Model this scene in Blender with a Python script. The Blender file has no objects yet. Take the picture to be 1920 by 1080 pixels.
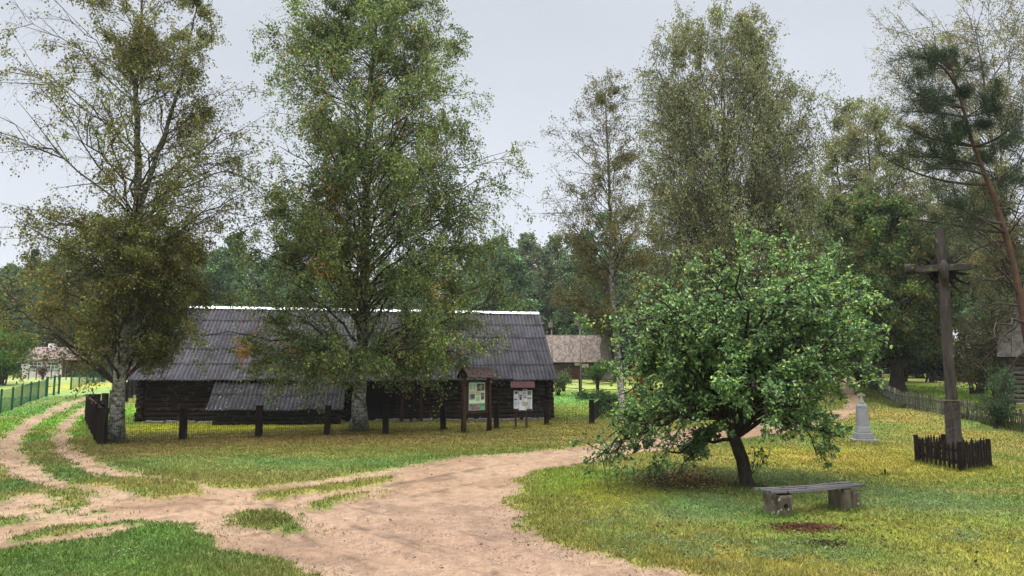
import bpy, math, random
import numpy as np
R = math.radians
sc = bpy.context.scene
# ------------------------------------------------------------------ camera
F_PX, CAM_H, PITCH = 1400.0, 2.2, R(6.72)
cam_d = bpy.data.cameras.new('camera'); cam = bpy.data.objects.new('camera', cam_d)
sc.collection.objects.link(cam); sc.camera = cam
cam_d.sensor_width = 36.0; cam_d.lens = F_PX / 1920 * 36.0
cam_d.clip_start = 0.1; cam_d.clip_end = 3000
cam.location = (0, 0, CAM_H); cam.rotation_euler = (R(90) + PITCH, 0, 0)
# ------------------------------------------------------------------ world (overcast)
SUN_EL, SUN_ROT = R(58), R(215)
w = bpy.data.worlds.new('World'); sc.world = w; w.use_nodes = True
nt = w.node_tree; nt.nodes.clear(); N = nt.nodes.new; L = nt.links.new
out = N('ShaderNodeOutputWorld'); bg = N('ShaderNodeBackground'); bg.inputs['Strength'].default_value = 0.1
sky = N('ShaderNodeTexSky'); sky.sky_type = 'NISHITA'; sky.sun_disc = False
sky.sun_elevation = SUN_EL; sky.sun_rotation = SUN_ROT
tc = N('ShaderNodeTexCoord'); sep = N('ShaderNodeSeparateXYZ'); L(tc.outputs['Generated'], sep.inputs[0])
cr = N('ShaderNodeValToRGB'); L(sep.outputs['Z'], cr.inputs[0])
e = cr.color_ramp.elements
e[0].position = 0.0; e[0].color = (.80, .845, .925, 1)
e[1].position = 1.0; e[1].color = (6.0, 5.9, 5.7, 1)
for p, c in ((.12, (.77, .81, .88)), (.28, (.69, .73, .795)), (.50, (.60, .635, .695)), (.62, (2.0, 2.0, 2.05)), (.8, (5.4, 5.3, 5.2))):
    n_ = e.new(p); n_.color = (*c, 1)
noi = N('ShaderNodeTexNoise'); noi.inputs['Scale'].default_value = 2.2; noi.inputs['Detail'].default_value = 4
mp = N('ShaderNodeMapping'); mp.inputs['Scale'].default_value = (1, 1, 2.5); L(tc.outputs['Generated'], mp.inputs[0]); L(mp.outputs[0], noi.inputs['Vector'])
mr = N('ShaderNodeMapRange'); mr.inputs['From Min'].default_value = .3; mr.inputs['From Max'].default_value = .7
mr.inputs['To Min'].default_value = 9.25; mr.inputs['To Max'].default_value = 10.5; L(noi.outputs['Fac'], mr.inputs['Value'])
vm = N('ShaderNodeVectorMath'); vm.operation = 'SCALE'; L(cr.outputs['Color'], vm.inputs[0]); L(mr.outputs[0], vm.inputs['Scale'])
mx = N('ShaderNodeMixRGB'); mx.inputs['Fac'].default_value = .94; L(sky.outputs[0], mx.inputs[1]); L(vm.outputs[0], mx.inputs[2])
L(mx.outputs[0], bg.inputs['Color']); L(bg.outputs[0], out.inputs[0])
# ------------------------------------------------------------------ sun (diffuse, overcast)
sl = bpy.data.lights.new('sun', 'SUN'); sl.energy = 1.5; sl.angle = R(16); sl.color = (1, .97, .92)
so = bpy.data.objects.new('sun', sl); sc.collection.objects.link(so)
so.rotation_euler = (R(90) - SUN_EL, 0, R(-38))      # light arrives from behind-left, high
sc.view_settings.view_transform = 'Standard'; sc.view_settings.look = 'None'
sc.view_settings.exposure = 0.16; sc.view_settings.gamma = 1.0
try: sc.view_settings.use_curve_mapping = False
except Exception: pass
rng = np.random.default_rng(7); random.seed(7)
# ------------------------------------------------------------------ pixel <-> place helpers (to read the layout off the photo)
cP, sP = math.cos(PITCH), math.sin(PITCH)
def ray(px, py):
    a = (px - 960) / F_PX; b = (540 - py) / F_PX
    return np.array([a, cP - b * sP, sP + b * cP])
def at(px, py, Y):
    d = ray(px, py); t = Y / d[1]
    return np.array([d[0] * t, Y, CAM_H + d[2] * t])
# ------------------------------------------------------------------ terrain
ctrl = []
for Y in (-5, 3, 8, 13, 18, 23, 28):
    for k in (-1.0, -.6, -.25, .1, .4, .7, 1.0): ctrl.append((k * max(Y, 8), Y, 0.0))
for px, py, Y in ((12, 776, 40), (118, 744, 54), (140, 730, 58), (200, 718, 75), (90, 707, 90), (0, 714, 68), (-400, 720, 70), (-300, 790, 34),
                  (1056, 733, 60), (1119, 737, 60), (1090, 707, 78), (1250, 712, 78), (960, 712, 75), (1110, 762, 46), (1000, 750, 52),
                  (1638, 732, 50), (1615, 717, 62), (1678, 764, 35), (1766, 781, 32.5), (1800, 718, 60), (1900, 757, 40), (2100, 757, 42),
                  (1575, 708, 76), (1600, 757, 41), (1593, 783, 33.5), (1500, 790, 34), (262, 742, 52), (232, 760, 45), (176, 787, 36),
                  (1720, 718, 58), (2300, 740, 60), (600, 745, 55), (300, 730, 60)):
    p = at(px, py, Y); ctrl.append(tuple(p))
for x, y in ((-17, 35), (-8, 36), (2, 37), (-17, 43), (2, 44), (8, 33), (-22, 30)): ctrl.append((x, y, 0.0))
ctrl.append((1, 44, .08)); ctrl.append((8, 38, .12))
for x in (-120, -80, -40, 0, 40, 80, 120): ctrl += [(x, 110, 2.6), (x * 1.3, 160, 3.0)]
ctrl += [(-70, 40, .4), (70, 40, .9), (-60, 5, 0), (60, 5, 0)]
CT = np.array(ctrl)
def _phi(d2): return np.sqrt(d2 + 16.0)
_A = _phi(((CT[:, None, :2] - CT[None, :, :2]) ** 2).sum(-1)); n_c = len(CT)
_M = np.block([[_A + 0 * np.eye(n_c), np.c_[np.ones(n_c), CT[:, :2]]], [np.c_[np.ones(n_c), CT[:, :2]].T, np.zeros((3, 3))]])
_M[:n_c, :n_c] -= -1.2 * np.eye(n_c) * -1
_W = np.linalg.solve(_M, np.r_[CT[:, 2], 0, 0, 0])
def H(x, y):
    x = np.asarray(x, float); y = np.asarray(y, float); sh = x.shape; x = x.ravel(); y = y.ravel(); o = np.empty(len(x))
    for i in range(0, len(x), 100000):
        a = x[i:i + 100000]; b = y[i:i + 100000]
        d2 = (a[:, None] - CT[None, :, 0]) ** 2 + (b[:, None] - CT[None, :, 1]) ** 2
        o[i:i + 100000] = _phi(d2) @ _W[:n_c] + _W[n_c] + _W[n_c + 1] * a + _W[n_c + 2] * b
    r = np.hypot(x, y)
    t = np.clip((r - 110) / 60, 0, 1); o = o * (1 - t) + 2.8 * t
    tb = np.clip((-y + 0) / 8, 0, 1); o = o * (1 - tb)
    return o.reshape(sh)
def ground_at(px, py):
    d = ray(px, py); ts = np.exp(np.linspace(math.log(4), math.log(140), 500))
    z = CAM_H + d[2] * ts - H(d[0] * ts, d[1] * ts)
    k = np.argmax(z < 0) if (z < 0).any() else len(ts) - 1
    t = ts[k] if k == 0 else ts[k - 1] + (ts[k] - ts[k - 1]) * (z[k - 1] / (z[k - 1] - z[k] + 1e-9) if z[k] < 0 else 1)
    return np.array([d[0] * t, d[1] * t, float(H(d[0] * t, d[1] * t))])
# ------------------------------------------------------------------ noise
_T = np.random.default_rng(3).random((256, 256))
def vn(x, y):
    xi = np.floor(x).astype(int); yi = np.floor(y).astype(int); fx = x - xi; fy = y - yi
    fx = fx * fx * (3 - 2 * fx); fy = fy * fy * (3 - 2 * fy); a = _T[xi % 256, yi % 256]; b = _T[(xi + 1) % 256, yi % 256]
    c = _T[xi % 256, (yi + 1) % 256]; d = _T[(xi + 1) % 256, (yi + 1) % 256]
    return (a * (1 - fx) + b * fx) * (1 - fy) + (c * (1 - fx) + d * fx) * fy
def fbm(x, y, s, o=4):
    v = 0; a = .5; t = 0
    for i in range(o): v = v + a * vn(x * s + 17 * i, y * s + 31 * i); t += a; a *= .5; s *= 2.1
    return v / t
def n3(p, s, seed=0):
    r = np.random.default_rng(seed); v = 0
    for i in range(6):
        k = r.normal(size=3); k /= np.linalg.norm(k); v = v + np.sin((p @ k) * s * (1 + .5 * i) + r.random() * 6.28) / (1 + .3 * i)
    return v / 4 + .5
EXPO = 2.3
def S(r, g, b, k=EXPO):
    return np.array([((c / 255 + .055) / 1.055) ** 2.4 if c > 10 else c / 255 / 12.92 for c in (r, g, b)]) / k
# ------------------------------------------------------------------ object plumbing
COL = sc.collection
def tag(o, label=None, cat=None, group=None, kind=None):
    if label: o['label'] = label
    if cat: o['category'] = cat
    if group: o['group'] = group
    if kind: o['kind'] = kind
    return o
def empty(name, loc, rz=0.0, **k):
    o = bpy.data.objects.new(name, None); COL.objects.link(o); o.location = tuple(float(v) for v in loc); o.rotation_euler = (0, 0, rz)
    o.empty_display_size = .2
    return tag(o, **k)
def copy_tree(o, parent=None):
    c = o.copy(); COL.objects.link(c); c.parent = parent
    for ch in [x for x in bpy.data.objects if x.parent == o]: copy_tree(ch, c)
    return c
class MB:
    def __init__(s): s.v = []; s.f3 = []; s.f4 = []; s.fn = []; s.n = 0; s.c = []
    def add(s, V, f4=None, f3=None, col=None):
        V = np.asarray(V, float).reshape(-1, 3)
        if f4 is not None and len(f4): s.f4.append(np.asarray(f4, int).reshape(-1, 4) + s.n)
        if f3 is not None and len(f3): s.f3.append(np.asarray(f3, int).reshape(-1, 3) + s.n)
        s.v.append(V); s.n += len(V)
        c = np.ones((len(V), 4)); 
        if col is not None: c[:, :3] = col
        s.c.append(c); return s
    def box(s, c, d, rot=None, col=None, bev=0.0, taper=1.0):
        c = np.array(c, float); h = np.array(d, float) / 2
        if bev <= 0: 
            P = np.array([[x, y, z] for z in (-1, 1) for y in (-1, 1) for x in (-1, 1)], float) * h
            P[4:, :2] *= taper
            f = [(0, 2, 3, 1), (4, 5, 7, 6), (0, 1, 5, 4), (2, 6, 7, 3), (0, 4, 6, 2), (1, 3, 7, 5)]; f3 = None
        else:
            b = min(bev, h.min() * .9); P = []; idx = {}
            for z in (-1, 1):
                for y in (-1, 1):
                    for x in (-1, 1):
                        for a in range(3):
                            q = h.copy() - b; q[a] = h[a]; idx[(x, y, z, a)] = len(P); P.append(q * (x, y, z))
            P = np.array(P); f = []; f3 = []
            for a in range(3):
                u, v = [i for i in range(3) if i != a]
                for sg in (-1, 1):
                    cs = []
                    for su, sv in ((-1, -1), (1, -1), (1, 1), (-1, 1)):
                        k = [0, 0, 0]; k[a] = sg; k[u] = su; k[v] = sv; cs.append(idx[(*k, a)])
                    f.append(cs)
                    
            for a in range(3):       # edges parallel to axis a
                u, v = [i for i in range(3) if i != a]
                for su in (-1, 1):
                    for sv in (-1, 1):
                        k0 = [0, 0, 0]; k0[u] = su; k0[v] = sv; k1 = list(k0); k0[a] = -1; k1[a] = 1
                        f.append([idx[(*k0, u)], idx[(*k1, u)], idx[(*k1, v)], idx[(*k0, v)]])
            for x in (-1, 1):
                for y in (-1, 1):
                    for z in (-1, 1): f3.append([idx[(x, y, z, i)] for i in range(3)])
            if taper != 1: P[P[:, 2] > 0, :2] *= taper
        if rot is not None: P = P @ np.array(rot).T
        return s.add(P + c, f, f3, col)
    def beam(s, a, b, w, t, up=(0, 0, 1), bev=0.0, col=None):
        a = np.array(a, float); b = np.array(b, float); d = b - a; l = np.linalg.norm(d); d /= l
        up = np.array(up, float); sd = np.cross(d, up)
        if np.linalg.norm(sd) < 1e-6: sd = np.cross(d, (1, 0, 0))
        sd /= np.linalg.norm(sd); u = np.cross(sd, d)
        return s.box((a + b) / 2, (l, w, t), np.stack([d, sd, u], 1), col, bev)
    def tubes(s, P, rad, k=6, cap=True, col=None, cols=None):
        P = np.asarray(P, float)
        if P.ndim == 2: P = P[None]
        rad = np.broadcast_to(np.asarray(rad, float), P.shape[:2]); B, n, _ = P.shape
        T = np.gradient(P, axis=1); T /= np.linalg.norm(T, axis=2, keepdims=True) + 1e-9
        m = T.mean(1); ref = np.where(np.abs(m[:, 2:3]) > .8, np.array([[1., .1, 0]]), np.array([[0.05, 0.1, 1.]]))[:, None, :]
        A = np.cross(T, ref); A /= np.linalg.norm(A, axis=2, keepdims=True) + 1e-9; Bv = np.cross(T, A)
        th = np.arange(k) * 2 * math.pi / k
        V = P[:, :, None, :] + rad[:, :, None, None] * (A[:, :, None, :] * np.cos(th)[:, None] + Bv[:, :, None, :] * np.sin(th)[:, None])
        V = V.reshape(-1, 3)
        i = np.arange(n - 1)[:, None] * k + np.arange(k)[None]; j = np.arange(n - 1)[:, None] * k + (np.arange(k)[None] + 1) % k
        q = np.stack([i, j, j + k, i + k], -1).reshape(-1, 4)
        f4 = (np.arange(B)[:, None, None] * n * k + q[None]).reshape(-1, 4)
        if cols is not None: col = np.repeat(cols, n * k, axis=0)
        base = s.n; s.add(V, f4, None, col)
        if cap:
            for bi in range(B):
                o = base + bi * n * k
                s.fn.append([o + x for x in range(k)][::-1]); s.fn.append([o + (n - 1) * k + x for x in range(k)])
        return s
    def lathe(s, prof, k=20, c=(0, 0, 0)):
        prof = np.array(prof, float); th = np.arange(k) * 2 * math.pi / k
        V = np.stack([prof[:, None, 0] * np.cos(th), prof[:, None, 0] * np.sin(th), np.repeat(prof[:, 1:2], k, 1)], -1).reshape(-1, 3) + np.array(c)
        f = [(i * k + j, i * k + (j + 1) % k, (i + 1) * k + (j + 1) % k, (i + 1) * k + j) for i in range(len(prof) - 1) for j in range(k)]
        return s.add(V, f)
    def build(s, name, mat, parent=None, smooth=False):
        me = bpy.data.meshes.new(name); V = np.concatenate(s.v) if s.v else np.zeros((0, 3))
        f4 = np.concatenate(s.f4) if s.f4 else np.zeros((0, 4), int); f3 = np.concatenate(s.f3) if s.f3 else np.zeros((0, 3), int)
        loops = np.concatenate([f4.ravel(), f3.ravel()] + [np.array(f) for f in s.fn]).astype(np.int32)
        tot = np.concatenate([np.full(len(f4), 4), np.full(len(f3), 3), np.array([len(f) for f in s.fn], int)]).astype(np.int32)
        start = np.r_[0, np.cumsum(tot)[:-1]].astype(np.int32) if len(tot) else tot
        me.vertices.add(len(V)); me.vertices.foreach_set('co', V.astype(np.float32).ravel())
        me.loops.add(len(loops)); me.loops.foreach_set('vertex_index', loops)
        me.polygons.add(len(tot)); me.polygons.foreach_set('loop_start', start)
        try: me.polygons.foreach_set('loop_total', tot)
        except Exception: pass
        me.polygons.foreach_set('use_smooth', np.full(len(tot), smooth))
        at_ = me.color_attributes.new('Col', 'FLOAT_COLOR', 'POINT'); at_.data.foreach_set('color', np.concatenate(s.c).astype(np.float32).ravel())
        me.update(calc_edges=True); me.validate()
        me.materials.append(mat); o = bpy.data.objects.new(name, me); COL.objects.link(o)
        if parent is not None: o.parent = parent
        return o
# ------------------------------------------------------------------ materials
def newmat(name):
    m = bpy.data.materials.new(name); m.use_nodes = True; t = m.node_tree; b = t.nodes['Principled BSDF']; return m, t, b
def mat(name, c1, c2=None, scale=4.0, stretch=(1, 1, 1), rough=.8, bump=.3, detail=6, c3=None, c3s=20, c3t=.62, usecol=False, spec=.08, lo=.35, hi=.65, metal=0.0, grain=None):
    m, t, b = newmat(name); N = t.nodes.new; L = t.links.new
    tc = N('ShaderNodeTexCoord'); mp = N('ShaderNodeMapping'); mp.inputs['Scale'].default_value = stretch; L(tc.outputs['Object'], mp.inputs[0])
    no = N('ShaderNodeTexNoise'); no.inputs['Scale'].default_value = scale; no.inputs['Detail'].default_value = detail; no.inputs['Roughness'].default_value = .65; L(mp.outputs[0], no.inputs['Vector'])
    mr = N('ShaderNodeMapRange'); mr.inputs['From Min'].default_value = lo; mr.inputs['From Max'].default_value = hi; L(no.outputs['Fac'], mr.inputs['Value'])
    mx = N('ShaderNodeMixRGB'); L(mr.outputs[0], mx.inputs[0]); mx.inputs[1].default_value = (*c1, 1); mx.inputs[2].default_value = (*(c2 if c2 is not None else c1), 1)
    col = mx.outputs[0]
    if c3 is not None:
        n2 = N('ShaderNodeTexNoise'); n2.inputs['Scale'].default_value = c3s; n2.inputs['Detail'].default_value = 5; L(tc.outputs['Object'], n2.inputs['Vector'])
        r2 = N('ShaderNodeMapRange'); r2.inputs['From Min'].default_value = c3t; r2.inputs['From Max'].default_value = c3t + .04; L(n2.outputs['Fac'], r2.inputs['Value'])
        m2 = N('ShaderNodeMixRGB'); L(r2.outputs[0], m2.inputs[0]); L(col, m2.inputs[1]); m2.inputs[2].default_value = (*c3, 1); col = m2.outputs[0]
    if usecol:
        a = N('ShaderNodeAttribute'); a.attribute_name = 'Col'; m3 = N('ShaderNodeMixRGB'); m3.blend_type = 'MULTIPLY'; m3.inputs[0].default_value = 1
        L(col, m3.inputs[1]); L(a.outputs['Color'], m3.inputs[2]); col = m3.outputs[0]
    L(col, b.inputs['Base Color']); b.inputs['Roughness'].default_value = rough; b.inputs['Metallic'].default_value = metal
    b.inputs['Specular IOR Level'].default_value = spec
    if bump:
        bp = N('ShaderNodeBump'); bp.inputs['Strength'].default_value = bump; bp.inputs['Distance'].default_value = .02; L(no.outputs['Fac'], bp.inputs['Height']); L(bp.outputs[0], b.inputs['Normal'])
    return m
def leafmat(name, trans=.3, rough=.45, spec=.35):
    m, t, b = newmat(name); N = t.nodes.new; L = t.links.new
    a = N('ShaderNodeAttribute'); a.attribute_name = 'Col'; L(a.outputs['Color'], b.inputs['Base Color'])
    b.inputs['Roughness'].default_value = rough; b.inputs['Specular IOR Level'].default_value = spec
    if trans:
        tr = N('ShaderNodeBsdfTranslucent'); L(a.outputs['Color'], tr.inputs['Color']); ms = N('ShaderNodeMixShader'); ms.inputs[0].default_value = trans
        L(b.outputs[0], ms.inputs[1]); L(tr.outputs[0], ms.inputs[2]); L(ms.outputs[0], t.nodes['Material Output'].inputs['Surface'])
    return m
M_leaf = leafmat('leaf', .48); M_leafapple = leafmat('apple_leaf', .32, .42, .5); M_blade = leafmat('grass_blade', .25, .6, .2)
M_far = leafmat('far_leaf', .15, .7, .2)
M_bark = mat('bark', (.045, .036, .03), (.11, .09, .075), 9, (1, 1, .25), .95, .9)
M_twig = mat('twig', (.035, .028, .024), (.06, .05, .042), 5, rough=.9, bump=0)
M_applebark = mat('apple_bark', (.018, .015, .012), (.045, .038, .03), 14, (1, 1, .4), .95, 1.0)
M_pinebark = mat('pine_bark', (.105, .054, .036), (.045, .030, .024), 6, (1, 1, .4), .95, .9, c3=(.05, .035, .03), c3s=3, c3t=.56)
def birchbark():
    m, t, b = newmat('birch_bark'); N = t.nodes.new; L = t.links.new
    tc = N('ShaderNodeTexCoord'); mp = N('ShaderNodeMapping'); mp.inputs['Scale'].default_value = (1, 1, 1.6); L(tc.outputs['Object'], mp.inputs[0])
    no = N('ShaderNodeTexNoise'); no.inputs['Scale'].default_value = 5.5; no.inputs['Detail'].default_value = 8; no.inputs['Roughness'].default_value = .7; L(mp.outputs[0], no.inputs['Vector'])
    n2 = N('ShaderNodeTexNoise'); n2.inputs['Scale'].default_value = 1.3; n2.inputs['Detail'].default_value = 3; L(tc.outputs['Object'], n2.inputs['Vector'])
    cr = N('ShaderNodeValToRGB'); e = cr.color_ramp.elements; e[0].position = .40; e[0].color = (.025, .022, .018, 1); e[1].position = .62; e[1].color = (.46, .45, .41, 1)
    q = e.new(.47); q.color = (.16, .16, .13, 1); L(no.outputs['Fac'], cr.inputs[0])
    mx = N('ShaderNodeMixRGB'); r = N('ShaderNodeMapRange'); r.inputs['From Min'].default_value = .5; r.inputs['From Max'].default_value = .62; r.inputs['To Max'].default_value = .6; L(n2.outputs['Fac'], r.inputs['Value']); L(r.outputs[0], mx.inputs[0])
    L(cr.outputs[0], mx.inputs[1]); mx.inputs[2].default_value = (.075, .085, .045, 1)
    a = N('ShaderNodeAttribute'); a.attribute_name = 'Col'; m3 = N('ShaderNodeMixRGB'); m3.blend_type = 'MULTIPLY'; m3.inputs[0].default_value = 1
    L(mx.outputs[0], m3.inputs[1]); L(a.outputs['Color'], m3.inputs[2]); L(m3.outputs[0], b.inputs['Base Color']); b.inputs['Roughness'].default_value = .85; b.inputs['Specular IOR Level'].default_value = .2
    bp = N('ShaderNodeBump'); bp.inputs['Strength'].default_value = .8; bp.inputs['Distance'].default_value = .03; L(no.outputs['Fac'], bp.inputs['Height']); L(bp.outputs[0], b.inputs['Normal'])
    return m
M_birch = birchbark()
M_log = mat('old_log', (.007, .005, .004), (.026, .018, .015), 7, (.25, 1, 1.2), .9, .8, c3=(.05, .038, .032), c3s=5, c3t=.60)
M_logside = mat('old_log_ends', (.008, .006, .005), (.028, .021, .017), 7, (1, .25, 1.2), .9, .8)
M_dark = mat('dark_timber', (.006, .0045, .004), (.018, .012, .010), 9, (1, 1, .3), .85, .5)
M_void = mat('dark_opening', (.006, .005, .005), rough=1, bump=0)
M_brown = mat('brown_timber', (.022, .011, .008), (.055, .032, .023), 9, (1, 1, .2), .85, .6)
M_greywood = mat('weathered_wood', (.020, .017, .015), (.062, .054, .048), 10, (1, 1, .12), .9, .9, c3=(.13, .115, .10), c3s=3.2, c3t=.64)
M_greywoodx = mat('weathered_beam', (.016, .014, .012), (.05, .044, .038), 10, (.12, 1, 1), .9, .9, c3=(.07, .085, .04), c3s=4, c3t=.58)
M_plank = mat('bench_plank', (.045, .042, .046), (.12, .112, .118), 12, (.08, 1, 1), .75, .9, c3=(.035, .03, .03), c3s=7, c3t=.6)
M_stone = mat('grey_granite', (.20, .205, .215), (.145, .15, .165), 3, (1, 1, 1), .75, .3, c3=(.08, .09, .075), c3s=40, c3t=.62)
M_conc = mat('rough_block', (.13, .11, .08), (.045, .038, .028), 6, (1, 1, .5), .95, 1.0, c3=(.30, .28, .22), c3s=14, c3t=.60)
M_found = mat('field_stone', (.26, .25, .23), (.12, .115, .10), 6, rough=.9, bump=.5)
M_cap = mat('white_ridge_metal', (.78, .80, .84), (.70, .72, .76), 3, rough=.35, bump=0, spec=.5)
M_tin = mat('corrugated_sheet', (.034, .034, .042), (.075, .073, .087), 2.2, (1, .5, .5), .7, .25, c3=(.22, .21, .21), c3s=9, c3t=.70, usecol=True)
M_tin2 = mat('corrugated_sheet_low', (.020, .020, .023), (.045, .045, .05), 3, (1, .5, .5), .75, .25, c3=(.42, .40, .36), c3s=9, c3t=.665, usecol=True)
M_redtin = mat('red_sheet', (.045, .020, .020), (.08, .036, .036), 8, rough=.6, bump=.1)
M_shingle = mat('roof_shingle', (.10, .08, .068), (.20, .165, .145), 14, (.6, 1, 1), .9, .4, usecol=True)
M_shingled = mat('dark_shingle', (.035, .026, .023), (.095, .07, .06), 14, (1, 1, 1), .9, .6, usecol=True)
M_housewall = mat('far_log_wall', (.05, .038, .034), (.085, .065, .058), 3, (.3, 1, 3), .9, .3)
M_white = mat('white_paint', (.62, .63, .62), (.52, .53, .52), 3, rough=.6, bump=.05)
M_render = mat('pale_render', (.50, .47, .44), (.40, .37, .34), 2, rough=.9, bump=.1)
M_glass = mat('window_glass', (.03, .06, .06), (.06, .10, .09), 5, rough=.12, bump=0, spec=.6)
M_pinkroof = mat('faded_pink_roof', (.15, .105, .105), (.19, .14, .14), 2, rough=.7, bump=.1)
M_greenpaint = mat('green_paint', (.006, .055, .035), (.012, .08, .05), 3, rough=.5, bump=0)
M_wire = mat('dark_wire', (.02, .025, .02), rough=.6, bump=0)
M_picket = mat('pale_pickets', (.045, .047, .036), (.12, .12, .10), 9, (1, 1, .15), .95, .4, c3=(.06, .08, .03), c3s=6, c3t=.58, usecol=True)
M_pole = mat('peeled_pole', (.13, .11, .10), (.2, .18, .16), 5, (1, 1, .1), .9, .2)
def groundmat(name, bump, sc1, usedirt):
    m, t, b = newmat(name); N = t.nodes.new; L = t.links.new
    a = N('ShaderNodeAttribute'); a.attribute_name = 'Col'; tc = N('ShaderNodeTexCoord')
    no = N('ShaderNodeTexNoise'); no.inputs['Scale'].default_value = sc1; no.inputs['Detail'].default_value = 8; no.inputs['Roughness'].default_value = .75; L(tc.outputs['Object'], no.inputs['Vector'])
    mr = N('ShaderNodeMapRange'); mr.inputs['From Min'].default_value = .3; mr.inputs['From Max'].default_value = .7; mr.inputs['To Min'].default_value = .62 if usedirt else .5; mr.inputs['To Max'].default_value = 1.32 if usedirt else 1.5; L(no.outputs['Fac'], mr.inputs['Value'])
    vm = N('ShaderNodeVectorMath'); vm.operation = 'SCALE'; L(a.outputs['Color'], vm.inputs[0]); L(mr.outputs[0], vm.inputs['Scale'])
    if usedirt:
        n2 = N('ShaderNodeTexNoise'); n2.inputs['Scale'].default_value = 38; n2.inputs['Detail'].default_value = 6; n2.inputs['Roughness'].default_value = .8; L(tc.outputs['Object'], n2.inputs['Vector'])
        m2 = N('ShaderNodeMapRange'); m2.inputs['From Min'].default_value = .32; m2.inputs['From Max'].default_value = .58; m2.inputs['To Min'].default_value = .55; m2.inputs['To Max'].default_value = 1.06; L(n2.outputs['Fac'], m2.inputs['Value'])
        v2 = N('ShaderNodeVectorMath'); v2.operation = 'SCALE'; L(vm.outputs[0], v2.inputs[0]); L(m2.outputs[0], v2.inputs['Scale']); vm = v2
    L(vm.outputs[0], b.inputs['Base Color']); b.inputs['Roughness'].default_value = .95; b.inputs['Specular IOR Level'].default_value = .15
    bp = N('ShaderNodeBump'); bp.inputs['Strength'].default_value = bump; bp.inputs['Distance'].default_value = .03; L(no.outputs['Fac'], bp.inputs['Height']); L(bp.outputs[0], b.inputs['Normal'])
    return m
M_ground = groundmat('grassy_soil', .8, 9, False); M_dirt = groundmat('sandy_dirt', .6, 7, True)
# ------------------------------------------------------------------ dirt outline (traced) -> world
def W(poly): return np.array([ground_at(x, y)[:2] for x, y in poly])
D_main = W([(-260, 1090), (-260, 960), (-60, 946), (15, 938), (40, 928), (80, 922), (110, 914), (124, 909), (164, 910), (205, 912), (225, 915), (255, 925), (262, 936), (300, 935), (345, 928), (380, 922), (383, 916), (350, 906), (310, 898),
    (277, 895), (219, 895), (190, 891), (153, 875), (120, 860), (96, 844), (95, 822), (108, 800), (122, 785), (145, 770), (166, 759), (166, 764), (146, 782), (128, 803), (127, 822), (140, 842), (163, 855), (190, 868), (219, 878), (277, 889), (350, 904), (408, 912), (467, 915),
    (540, 908), (620, 895), (700, 884), (760, 872), (850, 858), (960, 848), (1060, 839), (1100, 835), (1150, 826), (1210, 815), (1300, 801), (1400, 793), (1480, 788), (1547, 774), (1580, 766), (1592, 750), (1577, 731), (1556, 722), (1548, 716), (1562, 709),
    (1590, 709), (1590, 722), (1605, 737), (1616, 752), (1614, 764), (1602, 776), (1592, 783), (1547, 795), (1497, 804), (1463, 813), (1380, 824), (1300, 835), (1215, 846), (1180, 853), (1100, 868), (1050, 875), (1000, 886), (975, 900), (962, 922), (960, 945), (980, 970), (1010, 998), (1060, 1020), (1130, 1040), (1200, 1055), (1280, 1071), (1350, 1085), (1520, 1125), (1900, 1190), (900, 1700), (-200, 1500), (640, 1110), (583, 1080), (558, 1066), (510, 1048), (456, 1030), (408, 1011), (383, 995), (350, 983), (310, 981), (277, 986), (219, 997), (139, 1008), (66, 1020), (0, 1031), (-80, 1040)])
D_left = W([(170, 743), (110, 759), (50, 785), (10, 812), (-8, 830), (-8, 862), (12, 884), (50, 899), (100, 911), (140, 914), (118, 898), (84, 888), (52, 868), (38, 845), (40, 822), (64, 797), (112, 771), (152, 753), (172, 747)])
ISL = [W(p) for p in ([(7, 1010), (36, 996), (109, 984), (180, 976), (262, 974), (262, 979), (180, 990), (110, 1000), (40, 1012)],
    [(485, 928), (540, 917), (620, 907), (700, 896), (745, 890), (746, 898), (700, 906), (620, 919), (540, 929), (500, 932)],
    [(572, 942), (601, 934), (656, 924), (700, 917), (722, 917), (700, 925), (640, 939), (605, 949), (580, 948)],
    [(412, 970), (445, 958), (485, 954), (529, 958), (565, 970), (585, 982), (582, 999), (540, 1001), (492, 992), (437, 979)],
    [(186, 950), (219, 943), (220, 950), (190, 956)], [(88, 922), (130, 917), (176, 927), (176, 945), (120, 957), (95, 945)], [(-30, 975), (34, 971), (38, 979), (-30, 990)])]
def sdf(P, x, y):
    n = len(P); dmin = np.full(x.shape, 1e9); ins = np.zeros(x.shape, bool)
    for i in range(n):
        ax, ay = P[i]; bx, by = P[(i + 1) % n]; ex, ey = bx - ax, by - ay
        t = np.clip(((x - ax) * ex + (y - ay) * ey) / (ex * ex + ey * ey + 1e-9), 0, 1)
        d = (x - ax - t * ex) ** 2 + (y - ay - t * ey) ** 2; dmin = np.minimum(dmin, d)
        c = (ay > y) != (by > y)
        with np.errstate(divide='ignore', invalid='ignore'): xx = ax + (y - ay) * ex / (ey if abs(ey) > 1e-12 else 1e-12)
        ins ^= c & (x < xx)
    d = np.sqrt(dmin); return np.where(ins, -d, d)
def dirt_d(x, y):
    """signed distance in metres to bare dirt: negative on the dirt"""
    d = np.minimum(sdf(D_main, x, y), sdf(D_left, x, y))
    for i, q in enumerate(ISL): d = np.maximum(d, -sdf(q, x, y) * (1 if i not in (4, 5, 6) else .5))
    r = np.hypot(x, y)
    return d + (fbm(x, y, 1.3, 3) - .5) * .55 + (fbm(x, y, 6, 4) - .5) * .5
def sstep(a, b, v): t = np.clip((v - a) / (b - a), 0, 1); return t * t * (3 - 2 * t)
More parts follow.
